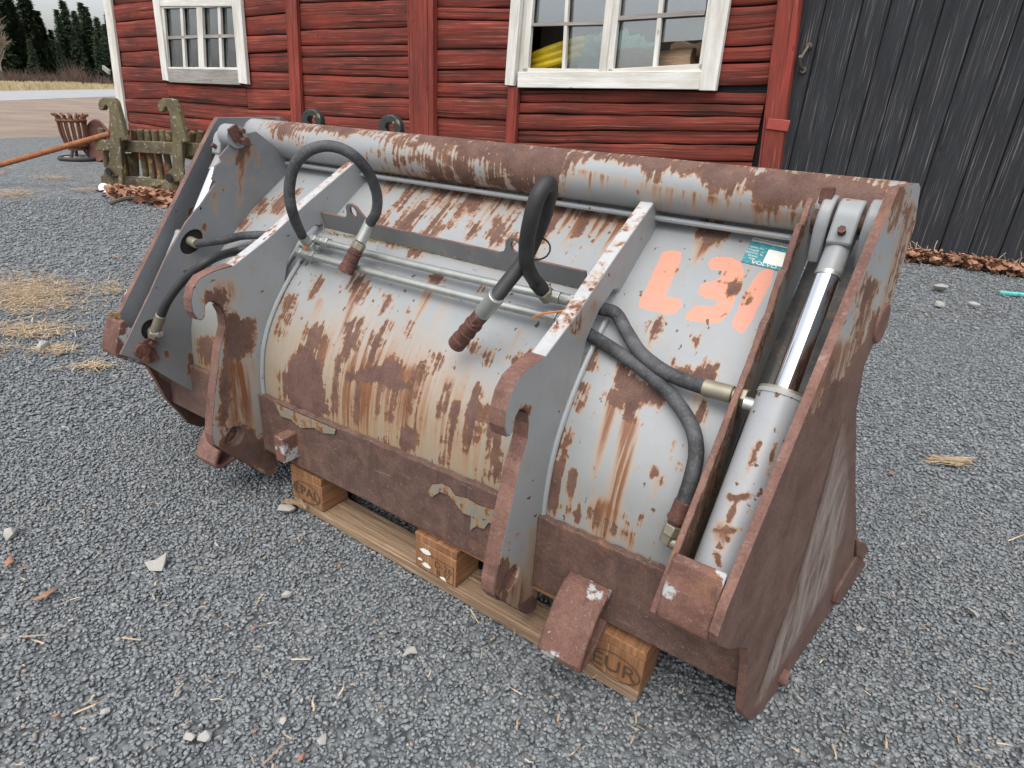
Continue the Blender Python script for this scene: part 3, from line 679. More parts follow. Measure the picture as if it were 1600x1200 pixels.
cyl(False); cyl(True)

# lug on the outside of the right plate, below the middle of its edge, and the pads at its foot
p = onR((1376, 505)); g = MB(); n3 = Vector((1, -.18, .055)).normalized()
g.rod(B(p)-n3*.03, B(p)+n3*.005, .040, 28); g.build('pivot_lug', M['rustpaint'], bucket, bevel=.004)
p = onR((1222, 1056)); g = MB(); g.rod(B((p[0]-.03, p[1], p[2])), B((p[0]+.014, p[1], p[2])), .019, 18); g.build('edge_bolt', M['rustedge'], bucket, bevel=.003)
for pts in ([(1338, 862), (1350, 880), (1346, 892), (1310, 944), (1298, 940), (1302, 926)], [(1336, 842), (1350, 848), (1352, 858), (1342, 878), (1334, 870)]):
    L3 = [B(onR(x, -.004)) for x in pts]; g = MB(); g.prism(L3, n3*.012); g.build('edge_segment', M['rust'], bucket, bevel=.004)

# bolted-on bent lugs at the foot
LUG = [(.000, .272), (.035, .268), (.075, .238), (.112, .185), (.128, .150), (.124, .132), (.10, .124), (.05, .134), (.0, .168)]
for uc in (.186, -1.095):
    g = MB(); th = .012; outer = LUG; inner = [(.0, .256), (.030, .252), (.066, .225), (.101, .175), (.114, .149), (.110, .140), (.095, .137), (.05, .147), (.0, .182)]
    g.prism([B((uc-.052, a, b)) for a, b in outer+inner[::-1]], (.104, 0, 0)); o = g.build('foot_lug', M['rustpaint'] if uc > 0 else M['rustedge'], bucket, bevel=.004)

# hose bracket: a long flat bar with two eyes standing on the sheet
a0 = onS((494, 350)); a1 = onS((918, 452))
ud = Vector(B(a1))-Vector(B(a0)); Lb = ud.length; ud.normalize()
nrm = Vector((0, -.60, .80)).normalized(); upd = (Vector((0, -.3, .95))-ud*Vector((0, -.3, .95)).dot(ud)).normalized()
prof = []; hb = .050
def eyeb(x0): return [(x0-.052, hb), (x0-.038, hb+.006), (x0-.030, hb+.020), (x0-.028, hb+.036), (x0-.017, hb+.047), (x0, hb+.050), (x0+.018, hb+.043), (x0+.030, hb+.028), (x0+.045, hb+.012), (x0+.07, hb)]
xe = [((Vector(B(onS((577, 352))))-Vector(B(a0))).dot(ud)), ((Vector(B(onS((826, 405))))-Vector(B(a0))).dot(ud))]
prof = [(0, 0), (0, hb)]+eyeb(xe[0])+eyeb(xe[1])+[(Lb, hb), (Lb, 0)]
pt = lambda a, b: Vector(B(a0))+ud*a+upd*b
holes = [[pt(x+math.cos(t)*.013, hb+.026+math.sin(t)*.016) for t in np.linspace(0, 2*math.pi, 17)[:-1]] for x in xe]
plate('hose_bracket', [pt(a, b) for a, b in prof], ud.cross(upd)*.007, [M['bracket'], M['rustedge']], bucket, holes, bevel=.001)
# hydraulic pipes across the sheet
def fitting(a, b, r, n=6, name='pipe_fitting', mat='steel', par=None):
    g = MB(); g.rod(a, b, r, n); return g.build(name, M[mat], par or bucket, bevel=.0015)
pipes = []
for (pa, pb, off) in (((500, 377), (885, 468), .034), ((478, 397), (880, 500), .036)):
    A = Vector(B(onS(pa, off))); Bb = Vector(B(onS(pb, off))); d = (Bb-A).normalized()
    g = MB(); g.tube([A+(Bb-A)*t+Vector((0, 0, -.004*math.sin(t*3.14))) for t in np.linspace(0, 1, 12)], .0105, 14, 2); pp = g.build('steel_pipe', M['steel'], bucket, True)
    for e, dd in ((A, d), (Bb, -d)):
        fitting(e+dd*.015, e+dd*.04, .0165, 6, 'pipe_nut', 'steel', pp); fitting(e-dd*.012, e+dd*.014, .0135, 14, 'pipe_union', 'steel', pp); fitting(e-dd*.035, e-dd*.012, .0165, 6, 'pipe_nut', 'steel', pp)
    pipes.append((A, Bb, d))
# rubber hoses
def hose(pts, r=.0150, mat='hose', name='hydraulic_hose'):
    g = MB(); g.tube([B(p) for p in pts], r, 16, 10); return g.build(name, M[mat], bucket, True)
def ferrule(a, b, r, par, mat='steel', nut='steel'):
    """crimped sleeve from a to b then a hex nut beyond b"""
    a = Vector(a); b = Vector(b); d = (b-a).normalized()
    g = MB(); g.rod(a, b, r, 20); g.rod(b, b+d*.006, r*.8, 20); g.build('hose_ferrule', M[mat], par, bevel=.0015)
    g = MB(); g.rod(b+d*.006, b+d*.028, r*1.12, 6); g.build('hose_nut', M[nut], par, bevel=.002)
A1, B1, d1 = pipes[1]; A0, B0, d0 = pipes[0]
# left loop
s0 = onS((484, 385), .045)
LP = [s0, onV((472, 368), s0[1]+.02), onV((459, 338), -.04), onV((452, 300), -.02), onV((459, 262), -.03), onV((480, 237), -.05), onV((512, 228), -.08), onV((545, 238), -.11), onV((572, 264), -.15), onV((588, 300), -.19), onV((588, 330), -.205), onV((576, 352), -.205)]
h1 = hose(LP[1:], .0138); ferrule(B(LP[1]), Vector(B(s0))*.7+Vector(B(LP[1]))*.3, .0145, h1)
c0 = Vector(B(LP[-1])); c1 = Vector(B(onS((540, 424), .055))); d = (c1-c0).normalized(); Lc = (c1-c0).length
g = MB(); g.rod(c0-d*.01, c0+d*Lc*.36, .0155, 20); f1 = g.build('hose_ferrule', M['steel'], h1, bevel=.002)
g = MB(); g.rod(c0+d*Lc*.37, c0+d*Lc*.52, .0195, 6); g.build('hose_nut', M['brass'], h1, bevel=.002)
def coupling(c0, d, L, par):
    g = MB(); r = .0200
    segs = [(0, .12, r*.9), (.12, .2, r*1.05), (.2, .42, r*.95), (.42, .5, r*1.06), (.5, .72, r*.97), (.72, 1.0, r*1.08)]
    for a, b, rr_ in segs: g.rod(c0+d*L*a, c0+d*L*b, rr_, 24)
    o = g.build('quick_coupling', M['rustdark'], par, bevel=.0015)
    g = MB(); g.rod(c0+d*(L+.0004), c0+d*(L+.0012), r*.62, 20); g.build('coupling_bore', M['black'], o)
coupling(c0+d*Lc*.52, d, Lc*.5, h1)
# right loop
s0 = onS((852, 458), .045)
LP = [s0, onV((836, 440), s0[1]+.02), onV((824, 415), -.10), onV((823, 380), -.075), onV((829, 345), -.06), onV((838, 312), -.06), onV((849, 292), -.075), onV((857, 287), -.095), onV((859, 300), -.115), onV((851, 335), -.13), onV((836, 372), -.135), onV((818, 408), -.12), onV((792, 442), -.085), onV((772, 468), -.055)]
h2 = hose(LP[1:], .0166, 'hoseblack'); ferrule(B(LP[1]), Vector(B(s0))*.75+Vector(B(LP[1]))*.25, .0180, h2, 'hoseblack', 'brass')
c0 = Vector(B(LP[-1])); c1 = Vector(B(onS((714, 537), .055))); d = (c1-c0).normalized(); Lc = (c1-c0).length
g = MB(); g.rod(c0-d*.012, c0+d*Lc*.30, .0190, 20); g.build('hose_ferrule', M['steel'], h2, bevel=.002)
g = MB(); g.rod(c0+d*Lc*.31, c0+d*Lc*.44, .0200, 6); g.build('hose_nut', M['rustdark'], h2, bevel=.002)
coupling(c0+d*Lc*.44, d, Lc*.58, h2)
# cable tie on the right loop
cc_ = Vector(B(onV((838, 388), -.13))); g = MB(); g.tube([cc_+Vector((math.cos(t)*.034, 0.01*math.sin(t), math.sin(t)*.022)) for t in np.linspace(0, 2*math.pi, 14)], .0022, 6, 3); g.build('cable_tie', M['hoseblack'], h2)
# hoses on the right panel, from behind the hook to the cylinder
hr = hose([onS((905, 470), .03), onS((938, 482), .03), onS((962, 490), .032), onS((980, 520), .032), onS((1000, 550), .034), onS((1030, 575), .036), onS((1062, 592), .038), onS((1103, 606), .04)])
a = Vector(B(onS((1100, 605), .04))); b = Vector(B(onS((1145, 617), .045))); ferrule(a, b, .0175, hr, 'brass', 'brass')
hr2 = hose([onS((890, 505), .025), onS((925, 525), .022), onS((965, 550), .022), onS((1010, 582), .024), onS((1052, 622), .028), onS((1080, 665), .032), onS((1088, 705), .036), onS((1080, 748), .04), onS((1068, 785), .04)])
a = Vector(B(onS((1069, 783), .04))); b = Vector(B(onS((1056, 815), .04))); ferrule(a, b, .0175, hr2, 'rustdark', 'brass')
e0 = Vector(B(onS((1044, 842), .038))); fitting(e0+(b-e0)*.45, e0-(b-e0)*.15, .018, 6, 'elbow_fitting', 'brass', hr2)
g = MB(); g.tube([e0, e0+Vector((.03, -.004, -.004)), Vector(B((.38, .02, e0.z-.012)))], .014, 12, 4); g.build('elbow_fitting', M['brass'], hr2, True)
# hoses on the left bay
hl_ = hose([(-.99, -.13, .745), onS((430, 372), .03), onS((385, 368), .035), onS((350, 375), .045), (-1.31, HLa[1]+.006, HLa[2]-.002)], .013)
a = Vector(B((-1.30, HLa[1]+.004, HLa[2]))); ferrule(a, a+Vector((-.035, 0, .004)), .0148, hl_, 'brass', 'brass')
hl2 = hose([(-.99, -.10, .70), onS((415, 390), .03), onS((372, 392), .04), onV((325, 408), -.01), onV((285, 440), .04), onV((262, 470), .075), onV((250, 497), .09)], .013, 'hoseblack')
a = Vector(B(onV((252, 492), .088))); b = Vector(B(onV((246, 508), .095))); ferrule(a, a+(b-a)*1.5, .0155, hl2, 'brass', 'brass')
g = MB(); g.tube([b+(b-a)*.6, Vector(B((-1.30, HLb[1], HLb[2]-.004))), Vector(B((-1.35, HLb[1], HLb[2]-.004)))], .014, 12, 5); g.build('elbow_fitting', M['steel'], hl2, True)
# wire scrap on the fittings, orange tag remnants
g = MB(); g.tube([B(onS((832, 497), .06)), B(onS((850, 490), .07)), B(onS((888, 485), .06))], .0026, 6, 4); g.build('orange_wire', M['orangebit'], bucket)
g = MB(); g.box(B(onS((478, 386), .062)), .014, .004, .008); g.build('orange_scrap', M['orangebit'], bucket)
# moss and dirt caught behind the bracket and at the caps
def tuft(name, pts, n, size, mat, parent):
    g = MB()
    for _ in range(n):
        t = random.random()*(len(pts)-1); i = int(t); a = Vector(pts[i]).lerp(Vector(pts[i+1]), t-i)+Vector((random.gauss(0, .004), random.gauss(0, .004), random.gauss(0, .002)))
        d = Vector((random.gauss(0, 1), random.gauss(0, 1), abs(random.gauss(0, .7)))).normalized()*random.uniform(.4, 1)*size; s = d.orthogonal().normalized()*.0012
        g.add([a-s, a+s, a+d], [(0, 1, 2)])
    return g.build(name, mat, parent)
tuft('moss_dirt', [B(onS((505, 362), .004)), B(onS((600, 378), .004)), B(onS((700, 400), .004)), B(onS((890, 446), .004))], 500, .012, M['moss'], bucket)
tuft('moss_dirt', [B((-1.37, .165, .565)), B((-1.42, .165, .565))], 200, .014, M['moss'], bucket)

# data plate (teal sticker) with its lettering
N = NT('teal_sticker'); vec = N.coord('Object'); nn = N.noise(vec, 120, 4, .7)
M['teal'] = N.bsdf(N.mix(N.mapr(nn, .5, .75), (.03, .20, .24), (.16, .42, .36)), .5)
M['white'] = simple('sticker_white', (.72, .72, .66), .6, 0, .1, 80)
M['ink'] = simple('black_ink', (.03, .025, .02), .7)
qd = [(1177, 371), (1243, 385), (1228, 422), (1158, 409)]
D = [Vector(B(onS(x, .0015))) for x in qd]
ex = (D[1]-D[0]); eyv = (D[3]-D[0]); nz = ex.cross(eyv).normalized(); nz = nz if nz.z > 0 else -nz
dp = lambda a, b, h: D[0]+ex*a+eyv*b+nz*h
g = MB(); g.prism([dp(0, 0, 0), dp(1, 0, 0), dp(1, 1, 0), dp(0, 1, 0)], nz*.0008); dpl = g.build('data_plate', M['teal'], bucket)
g = MB()
for a0_, b0_, a1_, b1_ in ((0, 0, 1, .15), (.47, .33, .93, .86)): g.prism([dp(a0_, b0_, .0009), dp(a1_, b0_, .0009), dp(a1_, b1_, .0009), dp(a0_, b1_, .0009)], nz*.0003)
g.build('print_field', M['white'], dpl)
def decal_text(body, cx, cy, h, mat, wide=1.0, name='lettering', par=None):
    V, Fc = text_mesh(body, 1.0); W = max(v.x for v in V)-min(v.x for v in V); exn = ex.normalized(); eyn = eyv.normalized(); hh = h*eyv.length
    g = MB(); g.add([dp(cx, cy, .0016)+exn*(v.x*hh*wide)-eyn*(v.y*hh) for v in V], Fc); return g.build(name, mat, par)
decal_text('VOLVO', .52, .925, .17, M['white'], 1.25, par=dpl)
decal_text('Volvo Construction Equipment', .55, .075, .10, M['ink'], 1.0, par=dpl)
for k, tx in enumerate(('SERIAL No.', 'VOLUME   m', 'WEIGHT   kg', 'MODEL', 'TYPE')): decal_text(tx, .20, .38+k*.11, .085, M['white'], 1.0, par=dpl)

# ------------------------------------------------------------------ EUR PALLET
M['pwood'] = wood_mat('pallet_wood', (.36, .175, .08), (.17, .082, .04), (.50, .36, .24), .7, .5, (2.5, 60, 60))
M['pgrey'] = wood_mat('pallet_board', (.35, .245, .155), (.16, .10, .06), (.52, .42, .31), .75, .5, (2.5, 60, 60))
M['brand'] = simple('burnt_brand', (.075, .042, .026), .85)
pa = on_z((460, 788), .004); pb = on_z((992, 1098), .004); pd = (pb-pa); PL = np.linalg.norm(pd); pd /= PL; pn = np.array([-pd[1], pd[0], 0])
pallet = empty('euro_pallet', (pa[0], pa[1], .004), math.atan2(pd[1], pd[0]))
tag(pallet, 'weathered wooden euro pallet lying under the rusty loader bucket, branded EPAL and EUR', 'pallet')
def wbox(name, c, sx, sy, sz, mat, par, axis=0, jit=.0015, bevel=.003):
    """box whose UV runs along its long axis"""
    g = MB(); n = 10; o = Vector(c); off = random.uniform(0, 40)
    dims = [sx, sy, sz]
    for f in range(6): pass
    g.box(c, sx, sy, sz, jit=jit)
    for f in g.f:
        uvs = []
        vs = [Vector(g.v[i])-o for i in f]; nn_ = (vs[1]-vs[0]).cross(vs[2]-vs[0]); k = max(range(3), key=lambda i: abs(nn_[i]))
        for p in vs:
            al = p[axis]; ot = [p[i] for i in range(3) if i not in (axis, k)] if k != axis else None
            uvs.append((al+off, ot[0]+off*.37) if ot else (p[(axis+1) % 3]*.3+off, p[(axis+2) % 3]+off*.37))
        g.uv.append(uvs)
    ob = g.build(name, mat, par, bevel=bevel); return ob
PH = .178; bd_t = .034; blk = .092; top_t = .024; str_t = .026
xs_ = (.0725, .60, 1.1275); ys_ = (.05, .40, .75)
for y in ys_:
    wbox('bottom_board', (.60, y, bd_t/2), PL, .10 if y != .4 else .145, bd_t, M['pgrey'], pallet)
blocks = {}
for x in xs_:
    for y in ys_:
        blocks[(x, y)] = wbox('block', (x, y, bd_t+blk/2+.0005), .145, .10 if y != .4 else .145, blk, M['pwood'], pallet, 1)
for x in xs_: wbox('stringer_board', (x, .40, bd_t+blk+str_t/2+.001), .145, .80, str_t, M['pwood'], pallet, 1)
for y, wd in ((.05, .10), (.225, .10), (.40, .145), (.575, .10), (.75, .10)):
    wbox('deck_board', (.60 if y > .1 else .53, y+(.012 if y < .1 else 0), bd_t+blk+str_t+top_t/2+.0015), PL if y > .1 else PL-.14, wd, top_t, M['pwood'], pallet)
def brand(body, x, zc, size, par, wide=1.0):
    V, Fc = text_mesh(body, 1.0); g = MB(); g.add([(x+v.x*size*wide, -.0028, zc+v.y*size) for v in V], Fc); return g.build('branded_lettering', M['brand'], par)
def oval(x, zc, rx, rz, par):
    g = MB(); n = 40
    for i in range(n):
        t0, t1 = 2*math.pi*i/n, 2*math.pi*(i+1)/n
        g.add([(x+math.cos(t)*rx*k, -.0027, zc+math.sin(t)*rz*k) for t in (t0, t1) for k in (1, .94)], [(0, 1, 3, 2)])
    g.build('branded_oval', M['brand'], par)
b0 = blocks[(xs_[0], ys_[0])]; b1_ = blocks[(xs_[1], ys_[0])]; b2 = blocks[(xs_[2], ys_[0])]
brand('EPAL', xs_[0], .078, .050, b0, 1.05); oval(xs_[0], .078, .064, .036, b0)
brand('EUR', xs_[2]+.005, .072, .056, b2, 1.1); oval(xs_[2]+.005, .072, .066, .038, b2)
brand('D-26', xs_[1]+.03, .080, .030, b1_); brand('B 37', xs_[1]+.03, .056, .026, b1_)
g = MB()
for a, b, c_, d_ in ((-.06, .098, .066, .1), (.064, .04, .066, .1), (-.06, .04, .066, .042)): g.add([(xs_[1]+a, -.0027, b), (xs_[1]+c_, -.0027, b), (xs_[1]+c_, -.0027, d_), (xs_[1]+a, -.0027, d_)], [(0, 1, 2, 3)])
g.build('branded_frame', M['brand'], b1_)
g = MB()
for (x0, z0, sz) in ((-.03, .106, .020), (-.03, .06, .014), (.03, .046, .012), (-.052, .07, .010)):
    g = MB(); k = 9; g.add([(xs_[1]+x0+math.cos(t)*sz*1.3*random.uniform(.5, 1.1), -.0031, z0+math.sin(t)*sz*.6*random.uniform(.5, 1.1)) for t in np.linspace(0, 2*math.pi, k+1)[:-1]], [tuple(range(k))])
    g.build('paper_scrap', M['white'], b1_)
# splinters at the left front corner
g = MB()
for k in range(7):
    a = Vector((-.01+k*.012, -.012, .012+.004*k)); g.box(a, .05, .010, .007, Matrix.Rotation(random.uniform(-.5, .5), 3, 'Z') @ Matrix.Rotation(random.uniform(-.35, .35), 3, 'Y'), jit=.003)
g.build('splinter', M['pgrey'], pallet)

# ------------------------------------------------------------------ GROUND, ROAD, FIELD
def ground_mat():
    N = NT('gravel_ground'); vec = N.coord('Object')
    v1 = N.vor(vec, 62, out='Color'); d1 = N.vor(vec, 62); v2 = N.vor(vec, 21, out='Color')
    sep = N.n('ShaderNodeSeparateColor'); N.set(sep.inputs[0], v1); sep2 = N.n('ShaderNodeSeparateColor'); N.set(sep2.inputs[0], v2)
    t = N.math('ADD', N.math('MULTIPLY', sep.outputs[0], .6), N.math('MULTIPLY', sep2.outputs[1], .4))
    c = N.ramp(t, [(.1, (.095, .105, .11)), (.5, (.17, .186, .192)), (.8, (.235, .25, .255)), (.97, (.36, .36, .34))])
    c = N.mix(N.mapr(d1, .45, .85), c, (.05, .055, .058))
    big = N.noise(vec, .55, 6, .6); c = N.mix(N.math('MULTIPLY', N.mapr(big, .45, .7), .35), c, (.17, .16, .14))
    return N.bsdf(c, .8, 0, N.bump(N.math('SUBTRACT', 1, d1), .9, .008), spec=.25)
M['ground'] = ground_mat()
def flat(name, pts, z, mat):
    g = MB(); g.add([(p[0], p[1], z) for p in pts], [tuple(range(len(pts)))]); o = g.build(name, mat); tag(o, kind='structure'); return o
flat('ground', [(-900, -60), (900, -60), (900, 1200), (-900, 1200)], -.003, M['ground'])
N = NT('dirt_yard'); vec = N.coord('Object'); n1 = N.noise(vec, .5, 8, .65); n2 = N.noise(vec, 9, 6, .7)
M['dirt'] = N.bsdf(N.mix(N.mapr(n2, .62, .75), N.ramp(n1, [(.3, (.155, .115, .085)), (.5, (.22, .165, .125)), (.7, (.29, .225, .17))]), (.40, .33, .26)), .95, 0, N.bump(n2, .6, .02))
N = NT('asphalt'); vec = N.coord('Object'); n1 = N.noise(vec, .3, 6, .6); n2 = N.noise(vec, 30, 3, .6)
M['road'] = N.bsdf(N.mix(n1, (.26, .26, .265), (.36, .36, .36)), .8)
N = NT('stubble_field'); vec = N.coord('Object'); n1 = N.noise(N.scale(vec, (.35, .35, 1)), 1, 8, .7); n2 = N.noise(vec, 3, 5, .7)
M['field'] = N.bsdf(N.mix(N.mapr(n2, .45, .7), N.ramp(n1, [(.3, (.29, .23, .125)), (.55, (.40, .33, .19)), (.75, (.50, .42, .26))]), (.28, .24, .13)), .95, 0, N.bump(n2, 1, .3))
gz0 = lambda x, y: on_z((x, y), 0)
flat('dirt_yard', [gz0(-700, 222), gz0(0, 216), gz0(60, 214), gz0(165, 211), gz0(240, 209), gz0(330, 158), gz0(170, 151), gz0(0, 157.5), gz0(-700, 172)], -.002, M['dirt'])
flat('road', [gz0(-700, 178), gz0(0, 157.5), gz0(170, 151), gz0(330, 148), gz0(330, 143.5), gz0(170, 139.5), gz0(0, 142.3), gz0(-700, 148)], .006, M['road'])
flat('verge', [gz0(-700, 148), gz0(0, 142.3), gz0(170, 139.5), gz0(330, 143.5), (-60, 420, 0), (-170, 300, 0), (-300, 240, 0)], .012, M['field'])

# stubble and grass stems along the near edge of the field
g = MB()
for _ in range(2600):
    p = on_z((random.uniform(-30, 200), 0), 0) if False else None
    x = random.uniform(-15, 190); y0 = 142.0-(x/170)*2.7-random.uniform(.6, 8.0)
    P = on_z((x, y0), .012); s = random.uniform(.15, .45)*(1+P[1]/250); a = Vector(P); w_ = Vector((1, .5, 0)).normalized()*s*.35
    g.add([a-w_, a+w_, a+Vector((random.gauss(0, .15), 0, s))], [(0, 1, 2)])
o = g.build('field_grass', simple('dry_grass', (.42, .345, .20), .9, 0, .4, .3)); tag(o, 'dry yellow stubble covering the field beyond the road', 'grass', kind='stuff')

# gravel stones (uncountable): one mesh of angular chips
phi = (1+5**.5)/2
ico = np.array([(-1, phi, 0), (1, phi, 0), (-1, -phi, 0), (1, -phi, 0), (0, -1, phi), (0, 1, phi), (0, -1, -phi), (0, 1, -phi), (phi, 0, -1), (phi, 0, 1), (-phi, 0, -1), (-phi, 0, 1)])/1.9
icf = np.array([(0, 11, 5), (0, 5, 1), (0, 1, 7), (0, 7, 10), (0, 10, 11), (1, 5, 9), (5, 11, 4), (11, 10, 2), (10, 7, 6), (7, 1, 8), (3, 9, 4), (3, 4, 2), (3, 2, 6), (3, 6, 8), (3, 8, 9), (4, 9, 5), (2, 4, 11), (6, 2, 10), (8, 6, 7), (9, 8, 1)])
def stones(pos, size, zz=-.001, flat_=.62):
    n = len(pos)
    P = ico[None]*(1+rng.normal(0, .24, (n, 12, 1)))
    sc = np.stack([rng.uniform(.8, 1.45, n), rng.uniform(.65, 1.0, n), rng.uniform(.4, .85, n)*flat_/.62], 1)*size[:, None]*.5
    P = P*sc[:, None, :]
    t = rng.uniform(0, 6.283, n); ti = rng.normal(0, .45, n)
    c, s = np.cos(ti)[:, None], np.sin(ti)[:, None]; y = P[..., 1]*c-P[..., 2]*s; z = P[..., 1]*s+P[..., 2]*c; x = P[..., 0]
    c, s = np.cos(t)[:, None], np.sin(t)[:, None]; X = x*c-y*s; Y = x*s+y*c
    V = np.stack([X+pos[:, :1], Y+pos[:, 1:2], z+zz+size[:, None]*.16+rng.uniform(-.002, .003, (n, 1))], -1).reshape(-1, 3)
    Fc = (icf[None]+np.arange(n)[:, None, None]*12).reshape(-1, 3)
    return V, Fc
def wedge(n, r0, r1):
    r = np.sqrt(rng.uniform(r0*r0, r1*r1, n)); a = np.radians(rng.uniform(32, 148, n) if r1 < 4 else rng.uniform(38, 146, n)); return np.stack([r*np.cos(a), r*np.sin(a)], 1)
N = NT('gravel_chips'); rd = N.rand(); vec = N.coord('Object'); fn = N.noise(vec, 260, 3, .6)
c = N.ramp(rd, [(0, (.105, .115, .122)), (.4, (.160, .173, .180)), (.8, (.220, .236, .243)), (.965, (.23, .24, .24)), (.992, (.36, .34, .31)), (1, (.26, .17, .12))])
c = N.mix(N.math('MULTIPLY', N.mapr(fn, .45, .7), .5), c, (.22, .235, .24))
M['chips'] = N.bsdf(c, .68, 0, spec=.35)
parts = []
for n, r0, r1, a, b in ((92000, .55, 2.6, .0068, .0126), (88000, 2.6, 5.0, .0095, .0160), (34000, 5.0, 8.5, .015, .025)):
    p = wedge(n, r0, r1); parts.append(stones(p, rng.uniform(a, b, n)))
off = 0; Vs = []; Fs = []
for V, Fc in parts: Vs.append(V); Fs.append(Fc+off); off += len(V)
o = np_mesh('gravel', np.concatenate(Vs), np.concatenate(Fs), M['chips']); tag(o, 'loose dark blue-grey crushed stone spread over the yard', 'gravel', kind='stuff')

# ------------------------------------------------------------------ BARN
CN = np.array([-9.56, 15.84, 0.0]); AZ = math.radians(-34.5)
E_ = np.array([math.cos(AZ), math.sin(AZ), 0]); NO = np.array([E_[1], -E_[0], 0])     # NO points at the viewer
def fac(qq, d=0.0):
    P = on_plane(qq, CN+NO*d, NO); return (P-CN)@E_, P[2]
barn = empty('red_barn', tuple(CN), AZ)
tag(barn, 'old red log barn with white windows and a black plank door, behind the loader bucket', 'barn')
def FP(s, d, z): return Vector((s, -d, z))      # barn local
M['redwood'] = wood_mat('red_timber', (.262, .042, .026), (.080, .023, .017), (.42, .18, .125), .82, .85, (.42, 23, 23), .607)
M['redpost'] = wood_mat('red_post', (.29, .050, .034), (.13, .030, .022), (.42, .17, .12), .7, .6, (.7, 22, 22), .63)
M['whitewood'] = wood_mat('white_painted_wood', (.76, .75, .70), (.50, .47, .41), (.84, .83, .80), .5, .55, (1.2, 30, 30))
M['greywood'] = wood_mat('bare_grey_wood', (.36, .34, .31), (.20, .18, .16), (.5, .48, .45), .6, .4, (1.2, 30, 30))
M['blackwood'] = wood_mat('black_plank', (.033, .035, .040), (.021, .022, .025), (.22, .21, .195), .85, .5, (.7, 40, 40))
def planks(g, s0, s1, rows, d0=0.0, bulge=.026, seg=14, jag=.006):
    for ri in range(len(rows)-1):
        (zt0, zt1), (zb0, zb1) = rows[ri], rows[ri+1]; off = random.uniform(0, 90); prof = [(0, -.5), (.012, .35), (.05, .85), (.3, 1), (.7, 1), (.93, .8), (.985, .4), (1, -.5)]
        dj = random.uniform(-.02, .02); base = len(g.v); ph = random.uniform(0, 99); crk = random.uniform(.3, .7)
        for i in range(seg+1):
            t = i/seg; s = s0+(s1-s0)*t; top = zt0+(zt1-zt0)*t; bot = zb0+(zb1-zb0)*t
            jt = (mnoise.noise(Vector((s*1.7, ph, 0))))*jag*2; jb = (mnoise.noise(Vector((s*1.7, ph+7, 3))))*jag*2
            for a, b in prof:
                z = top-.004+jt*(1-a)+(bot-top+.008)*a+jb*a; w_ = mnoise.noise(Vector((s*.9, a*3+ph, 5)))*.007
                g.v.append(FP(s, d0+dj+bulge*b+w_, z))
        m = len(prof)
        for i in range(seg):
            for k in range(m-1):
                a = base+i*m+k; g.f.append([a, a+1, a+m+1, a+m]); g.m.append(0)
                hgt = abs(zt0-zb0); ss = [s0+(s1-s0)*x/seg+off for x in (i, i, i+1, i+1)]; aa_ = [prof[k][0]*hgt, prof[k+1][0]*hgt, prof[k+1][0]*hgt, prof[k][0]*hgt]
                g.uv.append([(x, y+off*.77) for x, y in zip(ss, aa_)])
def rows_px(xl, xr, ys):
    out = []
    for yl, yr in ys: out.append((fac((xl, yl))[1], fac((xr, yr))[1]))
    return out
def clip_rows(rows, z0, z1):
    r = [(min(max(a, z0), z1), min(max(b, z0), z1)) for a, b in rows]; return [x for i, x in enumerate(r) if i == 0 or x != r[i-1]]
ZT = 5.2
def extend(rows, step=.34):
    rows = list(rows)
    while min(rows[0]) < ZT: rows.insert(0, (rows[0][0]+step*random.uniform(.8, 1.2), rows[0][1]+step*random.uniform(.85, 1.15)))
    rows[0] = (ZT, ZT)
    while min(rows[-1]) > .05: rows.append((rows[-1][0]-step*random.uniform(.75, 1), rows[-1][1]-step*random.uniform(.75, 1)))
    rows[-1] = (-.02, -.02)
    rows = [r for i, r in enumerate(rows) if i == len(rows)-1 or (r[0] > .06 and r[1] > .06)]
    return rows
sP1 = fac((461, 100))[0]; sP2 = fac((664, 100))[0]; sW0 = fac((798, 100))[0]; sD = fac((1226, 100))[0]
R1 = extend(rows_px(193, 452, [(8, -14), (35, 20), (59, 54), (82, 79), (104, 113), (127, 140), (154, 171), (174, 200), (190, 225)]))
R2 = extend(rows_px(470, 643, [(4, 0), (48, 42), (72, 70), (90, 87), (116, 122), (150, 153), (180, 187), (208, 218)]))
R3 = extend(rows_px(683, 797, [(11, 13), (29, 33), (77, 77), (110, 108), (130, 129), (153, 154), (184, 188), (225, 230)]))
R4 = rows_px(812, 1200, [(139, 144), (160, 164), (178, 184), (204, 206), (224, 228), (245, 255), (262, 280)])
# left window rectangle, right window rectangle (barn s,z)
wl0 = fac((247, 60))[0]; wl1 = fac((382, 60))[0]; wlt = fac((318, 4))[1]; wlb = fac((325, 123))[1]
wr0 = sW0; wr1 = fac((1119, 70))[0]; wrb = fac((950, 126))[1]; wrt = wrb+3.0
g = MB()
planks(g, 0.02, wl0+.1, R1, seg=8); planks(g, wl1-.1, sP1-.1, R1, seg=8)
zmid = (wlb+.0)
planks(g, wl0+.1, wl1-.1, clip_rows([(a+(b-a)*.5, a+(b-a)*.7) for a, b in R1], -.02, wlb+.06), seg=10); planks(g, wl0+.1, wl1-.1, clip_rows(R1, wlt-.05, ZT), seg=10)
planks(g, sP1, sP2, R2, seg=18); planks(g, sP2, sW0, R3, seg=12)
R4e = list(R4)
while R4e[-1][0] > .1: R4e.append((R4e[-1][0]-.27, R4e[-1][1]-.27))
R4e[-1] = (-.02, -.02)
planks(g, sW0+.1, sD-.12, R4e, seg=26, jag=.008)
R5 = rows_px(1125, 1212, [(12, 4), (50, 42), (73, 70), (100, 96), (136, 131)])
R5 = [r for r in R5]
top5 = [(ZT, ZT)]; zc = R5[0][0]
k = [R5[0]]
